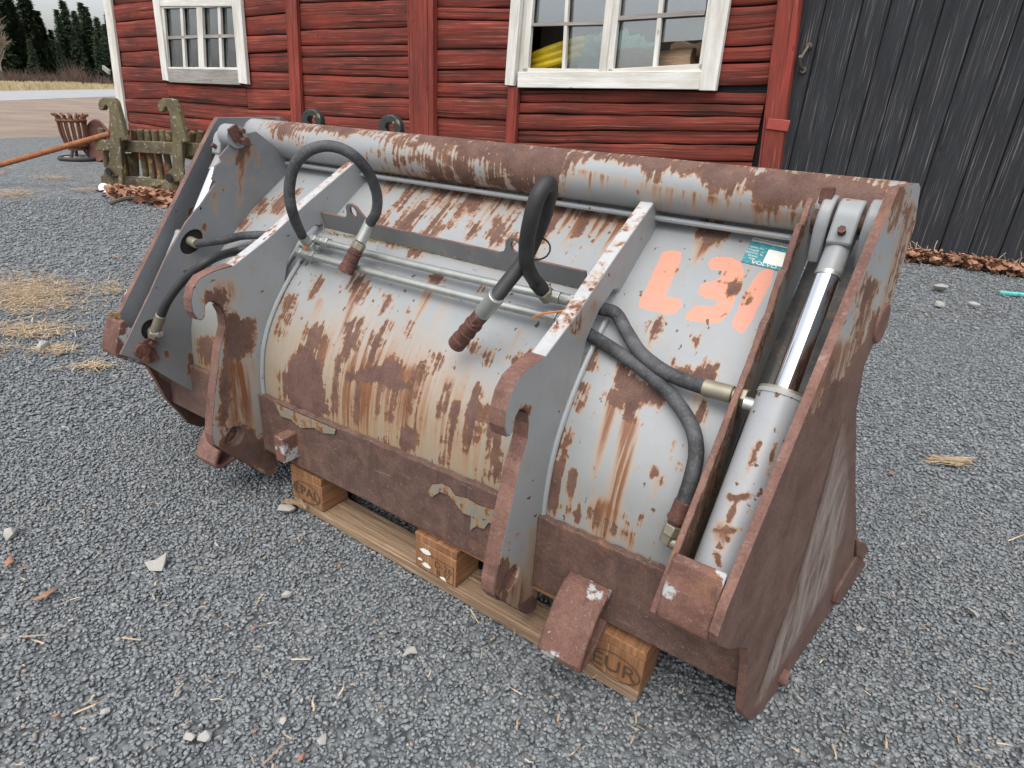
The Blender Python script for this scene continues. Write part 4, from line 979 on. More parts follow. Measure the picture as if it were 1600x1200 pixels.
while k[-1][0] < ZT-.4: k.append((k[-1][0]+.33, k[-1][1]+.33))
planks(g, wr1-.06, sD-.1, [(ZT, ZT)]+k[::-1][:-1]+R5, seg=10, jag=.012)
planks(g, wr0, wr1, clip_rows([(wrt+.3*i, wrt+.3*i) for i in range(8, -1, -1)], wrt, ZT), seg=10)
g.build('timber_wall', M['redwood'], barn, True, ang=60)
# dark backing, left gable wall, roof
g = MB()
for s0, s1, z0, z1 in ((0, wl0+.1, -.02, ZT), (wl1-.1, wr0, -.02, ZT), (wr1, 24, -.02, ZT), (wl0+.1, wl1-.1, -.02, wlb), (wl0+.1, wl1-.1, wlt, ZT), (wr0, wr1, -.02, wrb), (wr0, wr1, wrt, ZT)):
    g.box(FP((s0+s1)/2, -.10, (z0+z1)/2), s1-s0, .12, z1-z0)
g.build('wall_core', M['black'], barn)
g = MB(); g.box(FP(.06, -3.6, ZT/2), .12, 6.8, ZT); g.box(FP(24.06, -3.6, ZT/2), .12, 6.8, ZT); g.box(FP(12, -7.06, ZT/2), 24.2, .12, ZT)
for sx in (.06, 24.06): g.prism([FP(sx-.06, 0, ZT), FP(sx-.06, -7, ZT), FP(sx-.06, -3.5, ZT+3)], (.12, 0, 0))
g.build('gable_wall', simple('red_board', (.24, .036, .024), .85), barn)
g = MB()
for sgn in (0, 1):
    a = [FP(-.5, .35, ZT-.15), FP(24.6, .35, ZT-.15), FP(24.6, -3.5, ZT+3.15), FP(-.5, -3.5, ZT+3.15)] if sgn == 0 else [FP(-.5, -3.5, ZT+3.15), FP(24.6, -3.5, ZT+3.15), FP(24.6, -7.4, ZT-.15), FP(-.5, -7.4, ZT-.15)]
    g.prism(a, (0, 0, .08))
g.build('roof', simple('roof_tiles', (.20, .085, .06), .85), barn)
def board(name, qa, qb, wpx, d, th, mat, par=barn, zlo=None, zhi=None, horiz=False):
    """straight board between two pixels on the facade plane"""
    s0, z0 = fac(qa, d); s1, z1 = fac(qb, d); w = wpx
    A = Vector((s0, 0, z0)); Bq = Vector((s1, 0, z1)); dv = (Bq-A).normalized()
    if zlo is not None: A = A+dv*((zlo-A.z)/dv.z)
    if zhi is not None: Bq = Bq+dv*((zhi-Bq.z)/dv.z)
    sd = Vector((dv.z, 0, -dv.x))*w/2
    g = MB(); off = random.uniform(0, 50); L = (Bq-A).length; n = 8
    g.prism([A-sd+Vector((0, -d, 0)), A+sd+Vector((0, -d, 0)), Bq+sd+Vector((0, -d, 0)), Bq-sd+Vector((0, -d, 0))], (0, -th, 0))
    for f in g.f: g.uv.append([((Vector(g.v[i])-A).dot(dv)+off, (Vector(g.v[i])-A).dot(sd.normalized())+Vector(g.v[i]).y+off*.3) for i in f])
    return g.build(name, mat, par, bevel=.008)
board('corner_board', (197, 205), (171, 0), .34, .03, .06, M['whitewood'], zlo=0.0, zhi=ZT)
board('wall_post', (468, 190), (459, 0), .30, .03, .07, M['redpost'], zlo=0, zhi=ZT)
board('wall_post', (660, 200), (657, 0), .40, .03, .08, M['redpost'], zlo=0, zhi=ZT); board('wall_post', (680, 200), (679.5, 0), .10, .03, .10, M['redpost'], zlo=0, zhi=ZT)
board('wall_post', (800, 235), (806, 138), .17, .03, .07, M['redpost'], zlo=0, zhi=fac((806, 136))[1])
board('wall_post', (1203, 275), (1237, 0), .23, .03, .10, M['redpost'], zlo=0, zhi=ZT)
board('strap_hinge', (1199, 193), (1233, 197), .11, .135, .012, simple('red_iron', (.30, .045, .03), .5), horiz=True)
# white wooden stop on the corner board
g = MB(); cs, cz = fac((178, 110)); g.box(FP(cs-.08, .13, cz), .30, .05, .10, Matrix.Rotation(.35, 3, 'Y')); g.build('corner_cleat', M['greywood'], barn, bevel=.006)
# windows
N = NT('window_glass'); vec = N.coord('Object')
gl = N.n('ShaderNodeBsdfGlossy'); gl.inputs['Roughness'].default_value = .03; gl.inputs['Color'].default_value = (.95, .97, 1, 1)
tr = N.n('ShaderNodeBsdfTransparent'); tr.inputs['Color'].default_value = (.80, .84, .84, 1); df = N.n('ShaderNodeBsdfDiffuse'); df.inputs['Color'].default_value = (.45, .46, .46, 1)
fr = N.n('ShaderNodeFresnel'); fr.inputs[0].default_value = 1.55
m1 = N.n('ShaderNodeMixShader'); N.set(m1.inputs[0], N.math('ADD', N.math('MULTIPLY', fr.outputs[0], 2.0), .10)); N.set(m1.inputs[1], tr.outputs[0]); N.set(m1.inputs[2], gl.outputs[0])
m2 = N.n('ShaderNodeMixShader'); N.set(m2.inputs[0], N.mapr(N.noise(vec, 3.5, 8, .7), .4, .8, .02, .16)); N.set(m2.inputs[1], m1.outputs[0]); N.set(m2.inputs[2], df.outputs[0]); N.set(N.out.inputs[0], m2.outputs[0])
M['glass'] = N.mat
def stick(g, a, b, w, d, th):
    A = Vector((a[0], 0, a[1])); Bq = Vector((b[0], 0, b[1])); dv = (Bq-A).normalized(); sd = Vector((dv.z, 0, -dv.x))*w/2; off = random.uniform(0, 40); n0 = len(g.f)
    g.prism([A-sd+Vector((0, -d, 0)), A+sd+Vector((0, -d, 0)), Bq+sd+Vector((0, -d, 0)), Bq-sd+Vector((0, -d, 0))], (0, -th, 0))
    for f in g.f[n0:]: g.uv.append([((Vector(g.v[i])-A).dot(dv)+off, (Vector(g.v[i])-A).dot(sd.normalized())+Vector(g.v[i]).y+off*.3) for i in f])
def pane(win, c, par=None, broken=None):
    A = [FP(s, -.005, z) for s, z in c]
    if broken: A = [FP(s, -.005, z) for s, z in broken]
    g = MB(); g.prism(A, (0, -.006, 0)); return g.build('pane', M['glass'], win)
fq = lambda x, y, d=.05: fac((x, y), d)
# left window: outer trim, two casements of 2x2
g = MB(); stick(g, fq(263, 126), fq(246, -10), .24, .04, .07); stick(g, fq(384, 131), fq(372, -10), .28, .04, .07)
stick(g, fq(245, 1), fq(380, 0), .2, .045, .05)
winL = g.build('window', M['whitewood'], barn, bevel=.006)
g = MB(); stick(g, fq(266, 118), fq(377, 121), .26, .05, .05); g.build('window_sill', M['greywood'], winL, bevel=.006)
g = MB()
stick(g, fq(263, 108), fq(255, 8), .10, .02, .05); stick(g, fq(317, 108), fq(313, 5), .19, .02, .06); stick(g, fq(374, 110), fq(369, 3), .10, .02, .05)
stick(g, fq(262, 109), fq(375, 110), .10, .02, .055); stick(g, fq(255, 9), fq(370, 6), .10, .02, .055)
stick(g, fq(290, 109), fq(284, 8), .09, .02, .05); stick(g, fq(347, 109), fq(343, 5), .09, .02, .05)
g.build('casement', M['whitewood'], winL, bevel=.004)
g = MB(); stick(g, fq(262, 59), fq(315, 57), .055, .025, .045); stick(g, fq(317, 57), fq(374, 56), .055, .025, .045); g.build('glazing_bar', M['greywood'], winL)
for xa, xb in ((262, 288), (288, 316), (319, 346), (346, 374)):
    for ya, yb in ((9, 57), (59, 108)): pane(winL, [fq(xa, yb, 0), fq(xb, yb, 0), fq(xb-3, ya, 0), fq(xa-3, ya, 0)])
# right window
g = MB(); stick(g, fq(800, 134), fq(815, -60), .155, .04, .08); stick(g, fq(1107, 142), fq(1135, -40), .20, .04, .07)
stick(g, fq(800, -60), fq(1140, -64), .18, .045, .06)
winR = g.build('window', M['whitewood'], barn, bevel=.006)
g = MB(); stick(g, fq(813, 125), fq(1098, 126), .19, .06, .06); g.build('window_sill', M['whitewood'], winR, bevel=.008)
g = MB(); stick(g, fq(811, 116), fq(824, -60), .11, .0, .03)
stick(g, fq(822, 116), fq(835, -60), .085, .02, .06); stick(g, fq(944, 112), fq(962, -60), .10, .035, .07); stick(g, fq(953, 112), fq(970, -60), .10, .02, .06); stick(g, fq(1098, 108), fq(1122, -60), .085, .02, .06)
stick(g, fq(818, 112), fq(940, 114), .085, .02, .06); stick(g, fq(952, 114), fq(1100, 106), .085, .02, .06)
stick(g, fq(881, 113), fq(890, -60), .05, .02, .05); stick(g, fq(1023, 110), fq(1040, -60), .055, .02, .05)
g.build('casement', M['whitewood'], winR, bevel=.004)
g = MB(); stick(g, fq(826, 39), fq(946, 36), .035, .022, .05); stick(g, fq(963, 29), fq(1102, 20), .045, .022, .05)
stick(g, fq(834, -45), fq(955, -48), .04, .022, .05); stick(g, fq(972, -50), fq(1112, -58), .04, .022, .05); g.build('glazing_bar', M['greywood'], winR)
cells = [((829, 39), (886, 38), (890, -45), (836, -45)), ((886, 38), (946, 36), (953, -47), (890, -46)), ((887, 110), (940, 110), (946, 38), (886, 38)),
         ((960, 106), (1027, 107), (1033, 28), (966, 30)), ((966, 28), (1032, 25), (1040, -55), (975, -50)), ((1034, 24), (1102, 21), (1110, -57), (1042, -54)), ((1031, 66), (1100, 62), (1102, 22), (1033, 25))]
for cc in cells: pane(winR, [fq(x, y, 0) for x, y in cc])
# room inside: floor ledge, back wall, boards
M['inside'] = simple('barn_inside', (.045, .035, .028), .9, 0, .6, 3)
g = MB(); g.box(FP((wl0+wl1)/2, -2.2, 1.6), 4.5, .1, 4.5); g.build('inner_wall', M['inside'], barn)
g = MB(); g.box(FP((wr0+wr1)/2, -2.0, 1.7), 4.5, .1, 4.5)
g.build('inner_wall', M['inside'], barn)
g = MB(); g.box(FP((wr0+wr1)/2, -.62, wrb-.06), wr1-wr0, .9, .08); g.box(FP((wl0+wl1)/2, -.5, wlb-.03), wl1-wl0, .7, .06); g.build('inner_ledge', M['greywood'], barn)
# curtain rags in the left window
N = NT('plastic_film'); vec = N.coord('Object'); df = N.n('ShaderNodeBsdfDiffuse'); df.inputs[0].default_value = (.75, .77, .78, 1); tr = N.n('ShaderNodeBsdfTransparent'); mx = N.n('ShaderNodeMixShader')
N.set(mx.inputs[0], N.mapr(N.noise(N.scale(vec, (4, 4, 1)), 1, 6, .6), .3, .7, .15, .8)); N.set(mx.inputs[1], tr.outputs[0]); N.set(mx.inputs[2], df.outputs[0]); N.set(N.out.inputs[0], mx.outputs[0]); M['film'] = N.mat
def cloth(name, s0, s1, ztop, zbot, d, mat, fold=.05, nf=5, skew=0, parent=None):
    nx, ny = 30, 14; V = []; 
    for j in range(ny+1):
        for i_ in range(nx+1):
            x = i_/nx; y = j/ny; s = s0+(s1-s0)*x+skew*y
            V.append(FP(s, d+fold*math.sin(x*nf*6.28+y*1.5)*(.3+y)+.03*mnoise.noise(Vector((x*4, y*4, s0))), ztop+(zbot-ztop)*y))
    Fc = np.array([(j*(nx+1)+i_, j*(nx+1)+i_+1, (j+1)*(nx+1)+i_+1, (j+1)*(nx+1)+i_) for j in range(ny) for i_ in range(nx)])
    o = np_mesh(name, np.array([tuple(v) for v in V]), Fc, mat, parent, True); return o
def in_barn(o):
    o.location = tuple(CN); o.rotation_euler = (0, 0, AZ); return o
a = fac((262, 10))[0]; b = fac((287, 10))[0]
c1 = in_barn(cloth('curtain', a, b, wlt, wlb, -.25, M['film'], .05, 4)); tag(c1, 'greyish white thin curtain hanging inside the left half of the small barn window', 'curtain')
a = fac((318, 10))[0]; b = fac((346, 10))[0]
c2 = in_barn(cloth('plastic_sheet', a, b, wlt, wlt-(wlt-wlb)*.55, -.2, M['film'], .07, 2, .3)); tag(c2, 'torn clear plastic sheet hanging inside the right half of the small barn window', 'plastic sheet')
# things on the ledge in the big window
M['yellow'] = simple('yellow_hose', (.72, .52, .02), .45); M['tarp'] = simple('green_tarp', (.10, .33, .27), .5, 0, .5, 6, .6, .03); M['bark'] = wood_mat('split_log', (.46, .32, .20), (.25, .16, .10), (.62, .50, .36), .6, .5, (2, 30, 30))
ys0, yz0 = fac((858, 95), -.35)
g = MB(); R0 = .42
for k in range(3):
    zc_ = yz0-.02+k*.085; g.tube([FP(ys0+math.cos(t)*(.46-.04*k), -.55-math.sin(t)*.3, zc_+.12*math.sin(t*1.0+1.2)) for t in np.linspace(0, 6.28, 16)], .055, 10, 4)
o = g.build('hose_coil', M['yellow'], None, True); in_barn(o); tag(o, 'coil of yellow hose behind the broken pane of the big window', 'hose')
ts, tz = fac((925, 75), -.4); V = []; n1_, n2_ = 40, 24
for j in range(n2_+1):
    for i_ in range(n1_):
        th = 2*math.pi*i_/n1_; ph = math.pi*j/n2_; nn_ = 1+.55*(abs(mnoise.noise(Vector((math.cos(th)*2.2, math.sin(th)*2.2, ph*2.2))))+.4*mnoise.noise(Vector((math.cos(th)*6, math.sin(th)*6, ph*5))))-.2
        V.append(FP(ts+.25+math.cos(th)*math.sin(ph)*.58*nn_, -.55+math.sin(th)*math.sin(ph)*.28*nn_, tz-.12+math.cos(ph)*.30*nn_))
Fc = np.array([(j*n1_+i_, j*n1_+(i_+1) % n1_, (j+1)*n1_+(i_+1) % n1_, (j+1)*n1_+i_) for j in range(n2_) for i_ in range(n1_)])
o = in_barn(np_mesh('tarp_bundle', np.array([tuple(v) for v in V]), Fc, M['tarp'], None, True)); tag(o, 'crumpled green tarpaulin bundle lying in the middle of the big window', 'tarp')
for k, (xa, xb, yy, r_, lab) in enumerate(((962, 1085, 97, .13, 'long pale split log lying along the sill of the big window'), (1045, 1100, 80, .10, 'short bark-covered log lying on the longer log in the big window'))):
    s0, z0 = fac((xa, yy), -.25); s1, z1 = fac((xb, yy-2), -.25); g = MB(); P_ = [FP(s0+(s1-s0)*t, -.24-.14*k, z0+(z1-z0)*t+.01*math.sin(t*7)) for t in np.linspace(0, 1, 7)]
    g.tube(P_, r_, 9, 3, True, 0, lambda t: 1+.12*math.sin(t*9)); 
    for f in g.f: g.uv.append([(Vector(g.v[i]).x, Vector(g.v[i]).z*1.3+Vector(g.v[i]).y) for i in f])
    o = in_barn(g.build('firewood_log', M['bark'], None, True)); tag(o, lab, 'log')
# black plank door
g = MB(); s = sD+.03; k = 0; dz = 0.03
while s < 23.5:
    w_ = random.uniform(.19, .36); off = random.uniform(0, 80); dj = random.uniform(-.006, .006); n0 = len(g.f)
    z0 = .06+.02*math.sin(k*2.1); zz_ = 4.4
    prof = [(.0, .006), (.004, .026), (.010, .03), (w_-.010, .03), (w_-.004, .026), (w_, .006)]
    base = len(g.v); nz_ = 10
    for j in range(nz_+1):
        for a, b in prof: g.v.append(FP(s+a, -.02+b+dj, z0+(zz_-z0)*j/nz_))
    m = len(prof)
    for j in range(nz_):
        for i_ in range(m-1):
            a = base+j*m+i_; g.f.append([a, a+1, a+m+1, a+m]); g.m.append(0)
            z_a, z_b = z0+(zz_-z0)*j/nz_, z0+(zz_-z0)*(j+1)/nz_; g.uv.append([(z_a+off, prof[i_][0]+off*.31), (z_a+off, prof[i_+1][0]+off*.31), (z_b+off, prof[i_+1][0]+off*.31), (z_b+off, prof[i_][0]+off*.31)])
    g.f.append([base+i_ for i_ in range(m)]); g.m.append(0); g.uv.append([(0, 0)]*m)
    s += w_+.004; k += 1
door = g.build('plank_door', M['blackwood'], barn, True, ang=50)
h0 = fac((1263, 71), .06); h1_ = fac((1254, 109), .06); g = MB()
g.tube([FP(h0[0], .02, h0[1]), FP(h0[0], .08, h0[1]-.02), FP((h0[0]*.8+h1_[0]*.2)-.03, .12, h0[1]-.12), FP((h0[0]+h1_[0])/2-.04, .13, (h0[1]+h1_[1])/2), FP(h1_[0]-.02, .08, h1_[1]+.03), FP(h1_[0], .02, h1_[1])], .016, 10, 6)
g.rod(FP(h0[0], .01, h0[1]), FP(h0[0], .035, h0[1]), .032, 12); g.rod(FP(h1_[0], .01, h1_[1]), FP(h1_[0], .035, h1_[1]), .032, 12)
g.build('door_handle', simple('iron_handle', (.12, .10, .08), .5, .5), door, True)

# ------------------------------------------------------------------ FORK CARRIAGE
M['olive'] = rust_mat('olive_iron', (1.0, 1.0, 1.0), .4)
N = NT('mossy_iron'); vec = N.coord('Object'); a = N.noise(vec, 3, 8, .7); b = N.noise(vec, 22, 6, .7)
c = N.ramp(a, [(.3, (.052, .038, .025)), (.5, (.105, .083, .043)), (.68, (.17, .142, .072))])
c = N.mix(N.mapr(b, .58, .66), c, (.34, .33, .26)); M['olive'] = N.bsdf(c, .85, 0, N.bump(b, .6, .006))
N = NT('mossy_tine'); vec = N.coord('Object'); a = N.noise(vec, 9, 6, .7)
M['tine'] = N.bsdf(N.ramp(a, [(.35, (.06, .045, .03)), (.55, (.13, .10, .045)), (.66, (.42, .30, .07))]), .8, 0)
FA = math.radians(-20); FE = np.array([math.cos(FA), math.sin(FA), 0]); FN = np.array([FE[1], -FE[0], 0]); FO = on_z((195, 300), 0)
carr = empty('fork_carriage', tuple(FO), FA)
tag(carr, 'mossy olive hook-on fork carriage with curved hooks and upright bars standing by the barn corner', 'fork carriage')
def fp(qq, d=0): P = on_plane(qq, FO+FN*d, FN); return Vector(((P-FO)@FE, -d, P[2]))
def fpoly(name, pts, d, th, mat, bevel=.01):
    L = [fp(p, d) for p in pts]; g = MB(); g.prism(L, (0, th, 0)); return g.build(name, mat, carr, bevel=bevel)
z6 = lambda pts: [(60+x/5.926, 140+y/5.926) for x, y in pts]
hk1 = z6([(548, 140), (560, 95), (595, 72), (640, 72), (690, 78), (715, 110), (740, 190), (770, 300), (800, 440), (815, 470), (770, 480), (748, 780), (740, 800), (690, 812), (640, 808), (600, 790), (605, 740), (640, 705), (655, 660), (660, 420), (650, 180), (630, 145), (610, 150), (598, 190), (565, 192)])
hk2 = z6([(1100, 160), (1112, 110), (1145, 80), (1200, 78), (1250, 90), (1275, 130), (1300, 210), (1330, 320), (1362, 450), (1375, 485), (1330, 500), (1310, 800), (1305, 850), (1255, 866), (1200, 860), (1170, 835), (1168, 800), (1190, 765), (1235, 725), (1240, 480), (1205, 200), (1185, 160), (1165, 165), (1150, 205), (1118, 210)])
for hk_ in (hk1, hk2): fpoly('carriage_hook', hk_, .10, .06, M['olive'])
fpoly('carriage_beam', z6([(518, 462), (1560, 500), (1560, 625), (518, 560)]), .02, .10, M['olive'])
fpoly('carriage_beam', z6([(572, 788), (1400, 870), (1400, 965), (582, 880)]), .02, .10, M['olive'])
fpoly('carriage_strut', z6([(720, 440), (745, 440), (775, 800), (785, 960), (728, 955), (738, 800)]), .16, .03, M['olive']); fpoly('carriage_strut', z6([(1285, 470), (1315, 470), (1345, 800), (1355, 985), (1300, 985), (1305, 800)]), .16, .03, M['olive'])
for cx, cy in ((655, 760), (1212, 815)):
    g = MB(); a = fp(*z6([(cx, cy)]), .13); g.rod(a, a+Vector((0, -.012, 0)), .045, 16); g.build('pin_hole', M['black'], carr)
for (x0, y0, x1, y1) in ((582, 355, 640, 720), (815, 370, 790, 560), (885, 370, 905, 800), (940, 365, 1000, 810), (1008, 370, 1070, 820), (1075, 372, 1145, 825), (1148, 370, 1215, 760), (800, 590, 825, 800), (850, 590, 885, 800), (1205, 380, 1215, 480), (1435, 385, 1400, 640), (1505, 380, 1480, 640), (1365, 500, 1390, 640)):
    g = MB(); p0, p1 = z6([(x0, y0), (x1, y1)]); a = fp(p0, -.12); b = fp(p1, -.12); g.rod(a, b, .036, 12); g.build('upright_bar', M['tine'], carr, bevel=.012)
for xx in (690, 880, 985, 1230):
    g = MB(); p0, p1 = z6([(xx, 880), (xx+8, 950)]); a = fp(p0, -.05); b = fp(p1, -.05); b.z = 0; g.rod(a, b, .045, 10); g.build('upright_bar', M['tine'], carr)

# ------------------------------------------------------------------ FIRE BASKET, DISC, BAR
M['ironrust'] = rust_mat('basket_rust', (1.15, .78, .55), .6); M['orangerust'] = rust_mat('orange_rust', (2.3, 1.5, .72), .8); M['iron'] = simple('dark_iron', (.035, .032, .03), .7)
bp = on_z((125, 250), 0); px2m = (bp-CAM)@fw/F
bas = empty('fire_basket', tuple(bp)); tag(bas, 'rusty flared iron fire basket on legs over an ash ring', 'fire basket')
hB = lambda y: (250-y)*px2m*.98
rt, rb = 19*px2m, 13*px2m; zt_, zb_ = hB(186), hB(228)
for k in range(14):
    t = 2*math.pi*k/14; cs_, sn = math.cos(t), math.sin(t)
    g = MB(); P_ = [(rb*.55*cs_, rb*.55*sn, zb_-.05), (rb*cs_, rb*sn, zb_), (rb*1.32*cs_, rb*1.32*sn, zb_+(zt_-zb_)*.4), (rt*.95*cs_, rt*.95*sn, zt_-.04), (rt*cs_, rt*sn, zt_), (rt*1.25*cs_, rt*1.25*sn, zt_+.03)]
    g.tube(P_, .017, 6, 4); g.build('basket_bar', M['ironrust'], bas)
for r_, z_ in ((rt*.97, zt_-.06), (rb*1.02, zb_)):
    g = MB(); g.tube([(r_*math.cos(t), r_*math.sin(t), z_) for t in np.linspace(0, 6.283, 30)], .025, 6, 1); g.build('basket_ring', M['ironrust'], bas)
g = MB(); g.rod((0, 0, zb_-.07), (0, 0, zb_-.03), rb*.95, 20); g.build('basket_floor', M['ironrust'], bas)
for t in (.3, 2.4, 4.5):
    g = MB(); g.rod((rb*.6*math.cos(t), rb*.6*math.sin(t), zb_-.05), (rb*1.25*math.cos(t), rb*1.25*math.sin(t), .01), .022, 8); g.build('leg', M['iron'], bas)
g = MB(); g.tube([(26*px2m*math.cos(t), 26*px2m*math.sin(t), .03) for t in np.linspace(0, 6.283, 40)], .03, 8, 1); g.build('ash_ring', M['iron'], bas)
g = MB()
for _ in range(160): r_ = 18*px2m*math.sqrt(random.random()); t = random.uniform(0, 6.28); g.box((r_*math.cos(t), r_*math.sin(t), .02), .07, .05, .03, Matrix.Rotation(random.uniform(0, 3), 3, 'Z'), jit=.012)
o = g.build('ash', simple('ash', (.40, .37, .33), .95), bas); o['kind'] = 'stuff'
dc = on_z((160, 252), 0); k_ = (dc-CAM)@fw/F; Rr = 30*k_; tilt = math.radians(18)
disc = empty('steel_disc', tuple(dc)); tag(disc, 'large dished rusty brown steel disc standing on edge behind the fork carriage', 'disc')
g = MB(); ax = Vector((-.45, -.9, .18)).normalized(); c_ = Vector((0, 0, Rr*.98)); x_ = Vector((.9, -.45, 0)).normalized(); y_ = ax.cross(x_).normalized()
rings = [(1.0, 0), (.97, -.02), (.8, .05), (.5, .10), (.2, .12), (.01, .125)]; n = 40
for r_, h_ in rings:
    for i_ in range(n): t = 2*math.pi*i_/n; g.v.append(c_+x_*math.cos(t)*Rr*r_+y_*math.sin(t)*Rr*r_-ax*h_*Rr*1.2)
for j in range(len(rings)-1):
    for i_ in range(n): g.f.append([j*n+i_, j*n+(i_+1) % n, (j+1)*n+(i_+1) % n, (j+1)*n+i_]); g.m.append(0)
o = g.build('dish', rust_mat('disc_rust', (1.0, .72, .68), .5), disc, True); s = o.modifiers.new('solid', 'SOLIDIFY'); s.thickness = .05; s.offset = 0
g = MB(); a = Vector(on_z((-90, 283), .03)); b = Vector(on_plane((172, 209), FO-FN*.05, FN)); g.rod(a, b, .031, 14); o = g.build('steel_bar', M['orangerust']); tag(o, 'long orange rusty round bar leaning from the gravel onto the fork carriage', 'steel bar')

# fork tines standing behind the bucket: shank with a ring eye at the top
M['blackring'] = simple('black_worn_paint', (.03, .03, .028), .5, 0, .6, 12)
N = NT('chipped_black'); vec = N.coord('Object'); nn = N.noise(vec, 26, 6, .7); M['blackring'] = N.bsdf(N.mix(N.mapr(nn, .57, .61), (.022, .023, .022), (.30, .26, .15)), .55, 0)
for (x, y, rp, lab) in ((490, 189, 17, 'black ring-eyed fork tine behind the bucket tube, the left and smaller one'), (612, 200, 19, 'black ring-eyed fork tine behind the bucket tube, the right and nearer one')):
    P_ = at_depth((x, y), 3.75 if x < 500 else 3.55); k_ = (3.75 if x < 500 else 3.55)/F; r_ = rp*k_
    tn = empty('fork_tine', (P_[0], P_[1], 0), BROT+.35); tag(tn, lab, 'fork tine', 'ring-eyed fork tines behind the bucket')
    g = MB(); n = 32; a = -.05
    ring = []
    for i_ in range(n):
        t = 2*math.pi*i_/n
        for (rr_, yy) in ((r_, -.03), (r_, .03), (r_*.38, .03), (r_*.38, -.03)): g.v.append((math.cos(t)*rr_, yy, P_[2]+math.sin(t)*rr_))
    for i_ in range(n):
        for k in range(4): a = i_*4+k; b = i_*4+(k+1) % 4; c2_ = ((i_+1) % n)*4+(k+1) % 4; d2 = ((i_+1) % n)*4+k; g.f.append([a, b, c2_, d2]); g.m.append(0)
    g.build('ring_eye', M['blackring'], tn, bevel=.006)
    g = MB(); zt2 = P_[2]-r_*.95; g.box((0, 0, zt2/2+.01), .10, .05, zt2-.02); g.build('shank', M['blackring'], tn, bevel=.004)
    g = MB(); g.prism([(-.05, 0.03, .005), (-.05, .03, .05), (-.05, .85, .02), (-.05, .85, .005)], (.10, 0, 0)); g.build('blade', M['blackring'], tn, bevel=.003)

# ------------------------------------------------------------------ TREES
N = NT('spruce_needles'); rd = N.rand(); vec = N.coord('Object')
M['needle'] = N.bsdf(N.mix(N.math('MULTIPLY', rd, 1), (.010, .020, .012), (.038, .055, .024)), .8, spec=.2)
M['trunk'] = simple('spruce_bark', (.10, .075, .055), .9)
def spruce(h, seed, spread):
    R = random.Random(seed); root = empty('spruce_tree'); g = MB(); g.rod((0, 0, -.3), (0, 0, h*.97), h*.014, 8, h*.001); g.build('trunk', M['trunk'], root)
    V = []; Fc = []
    def tri(a, b, c_): o_ = len(V); V.extend([tuple(a), tuple(b), tuple(c_)]); Fc.append((o_, o_+1, o_+2))
    z = h*.05
    while z < h*.985:
        f = 1-z/h; rad = spread*h*(f**.88)*(.6+.5*R.random())+.12; nb = int(6+8*f)
        for k in range(nb):
            t = R.uniform(0, 6.283); L = rad*R.uniform(.6, 1.12)+.12; d = Vector((math.cos(t), math.sin(t), 0)); sd = Vector((-d.y, d.x, 0)); droop = R.uniform(.25, .7)
            m_ = max(3, int(L/.38))
            for j in range(m_):
                a0 = L*j/m_; p = Vector((0, 0, z+R.uniform(-.1, .1)))+d*a0+Vector((0, 0, -droop*a0+.12*a0*a0/max(L, .1)))
                for _ in range(3):
                    w_ = R.uniform(.35, .75)*(1-.3*j/m_)*(h/20+.35); dirn = (d*R.uniform(.1, .9)+sd*R.uniform(-1, 1)+Vector((0, 0, R.uniform(-.9, .15)))).normalized()
                    s_ = dirn.orthogonal().normalized()*w_*.26; tri(p-s_, p+s_, p+dirn*w_*1.35)
        z += h*R.uniform(.013, .022)
    o = np_mesh('crown', np.array(V), np.array(Fc), M['needle'], root); return root
protos = [spruce(24, 1, .27), spruce(21, 2, .33), spruce(18, 3, .25)]
TR = [(-60, 125, 0, 1.1, -40), (-25, 128, 0, 1.15, -38), (8, 125, 1, 1.2, -45), (38, 130, 0, 1.15, -40), (66, 128, 1, 1.0, -15), (84, 132, 0, 1.0, 20), (22, 118, 2, 1.0, 30), (52, 118, 2, 1.0, 25), (97, 135, 2, .9, 48), (112, 126, 0, 1, 18), (124, 130, 1, 1, 6), (138, 128, 2, 1, 20), (157, 130, 0, 1, 14), (170, 126, 1, 1, 30), (188, 130, 2, 1, 22), (205, 128, 0, 1, 10), (146, 118, 2, 1, 55), (92, 120, 1, 1, 62), (75, 120, 2, 1, 50), (118, 120, 2, 1, 60), (15, 112, 1, 1, 5), (45, 114, 0, 1, -8), (72, 140, 0, 1, -12), (30, 142, 0, 1, -60), (104, 112, 2, 1, 68), (132, 114, 1, 1, 50), (150, 140, 0, 1, 8), (164, 116, 2, 1, 58), (180, 118, 1, 1, 40), (-10, 114, 1, 1, -10), (60, 110, 2, 1, 62), (88, 114, 2, 1, 74)]
hts = [24, 21, 18]; used = [False]*3
trlab = {0: 'tall dark spruce in the forest edge far beyond the road', 1: 'broad dense spruce in the forest edge far beyond the road', 2: 'smaller slim spruce in the forest edge far beyond the road'}
for (x, dep, k, s_, ytop) in TR:
    base = at_depth((x, 129), dep); bz = -.2
    top = at_depth((x, ytop), dep); hh = top[2]-bz; sc = hh/hts[k]
    o = protos[k] if not used[k] else copy_tree(protos[k]); used[k] = True
    o.location = (base[0], base[1], bz); o.scale = (sc*(1.0 if k else .95),)*2+(sc,); o.rotation_euler = (0, 0, random.uniform(0, 6.28))
    tag(o, trlab[k], 'spruce', 'spruces along the forest edge, '+('tall' if k == 0 else 'broad' if k == 1 else 'slim'))
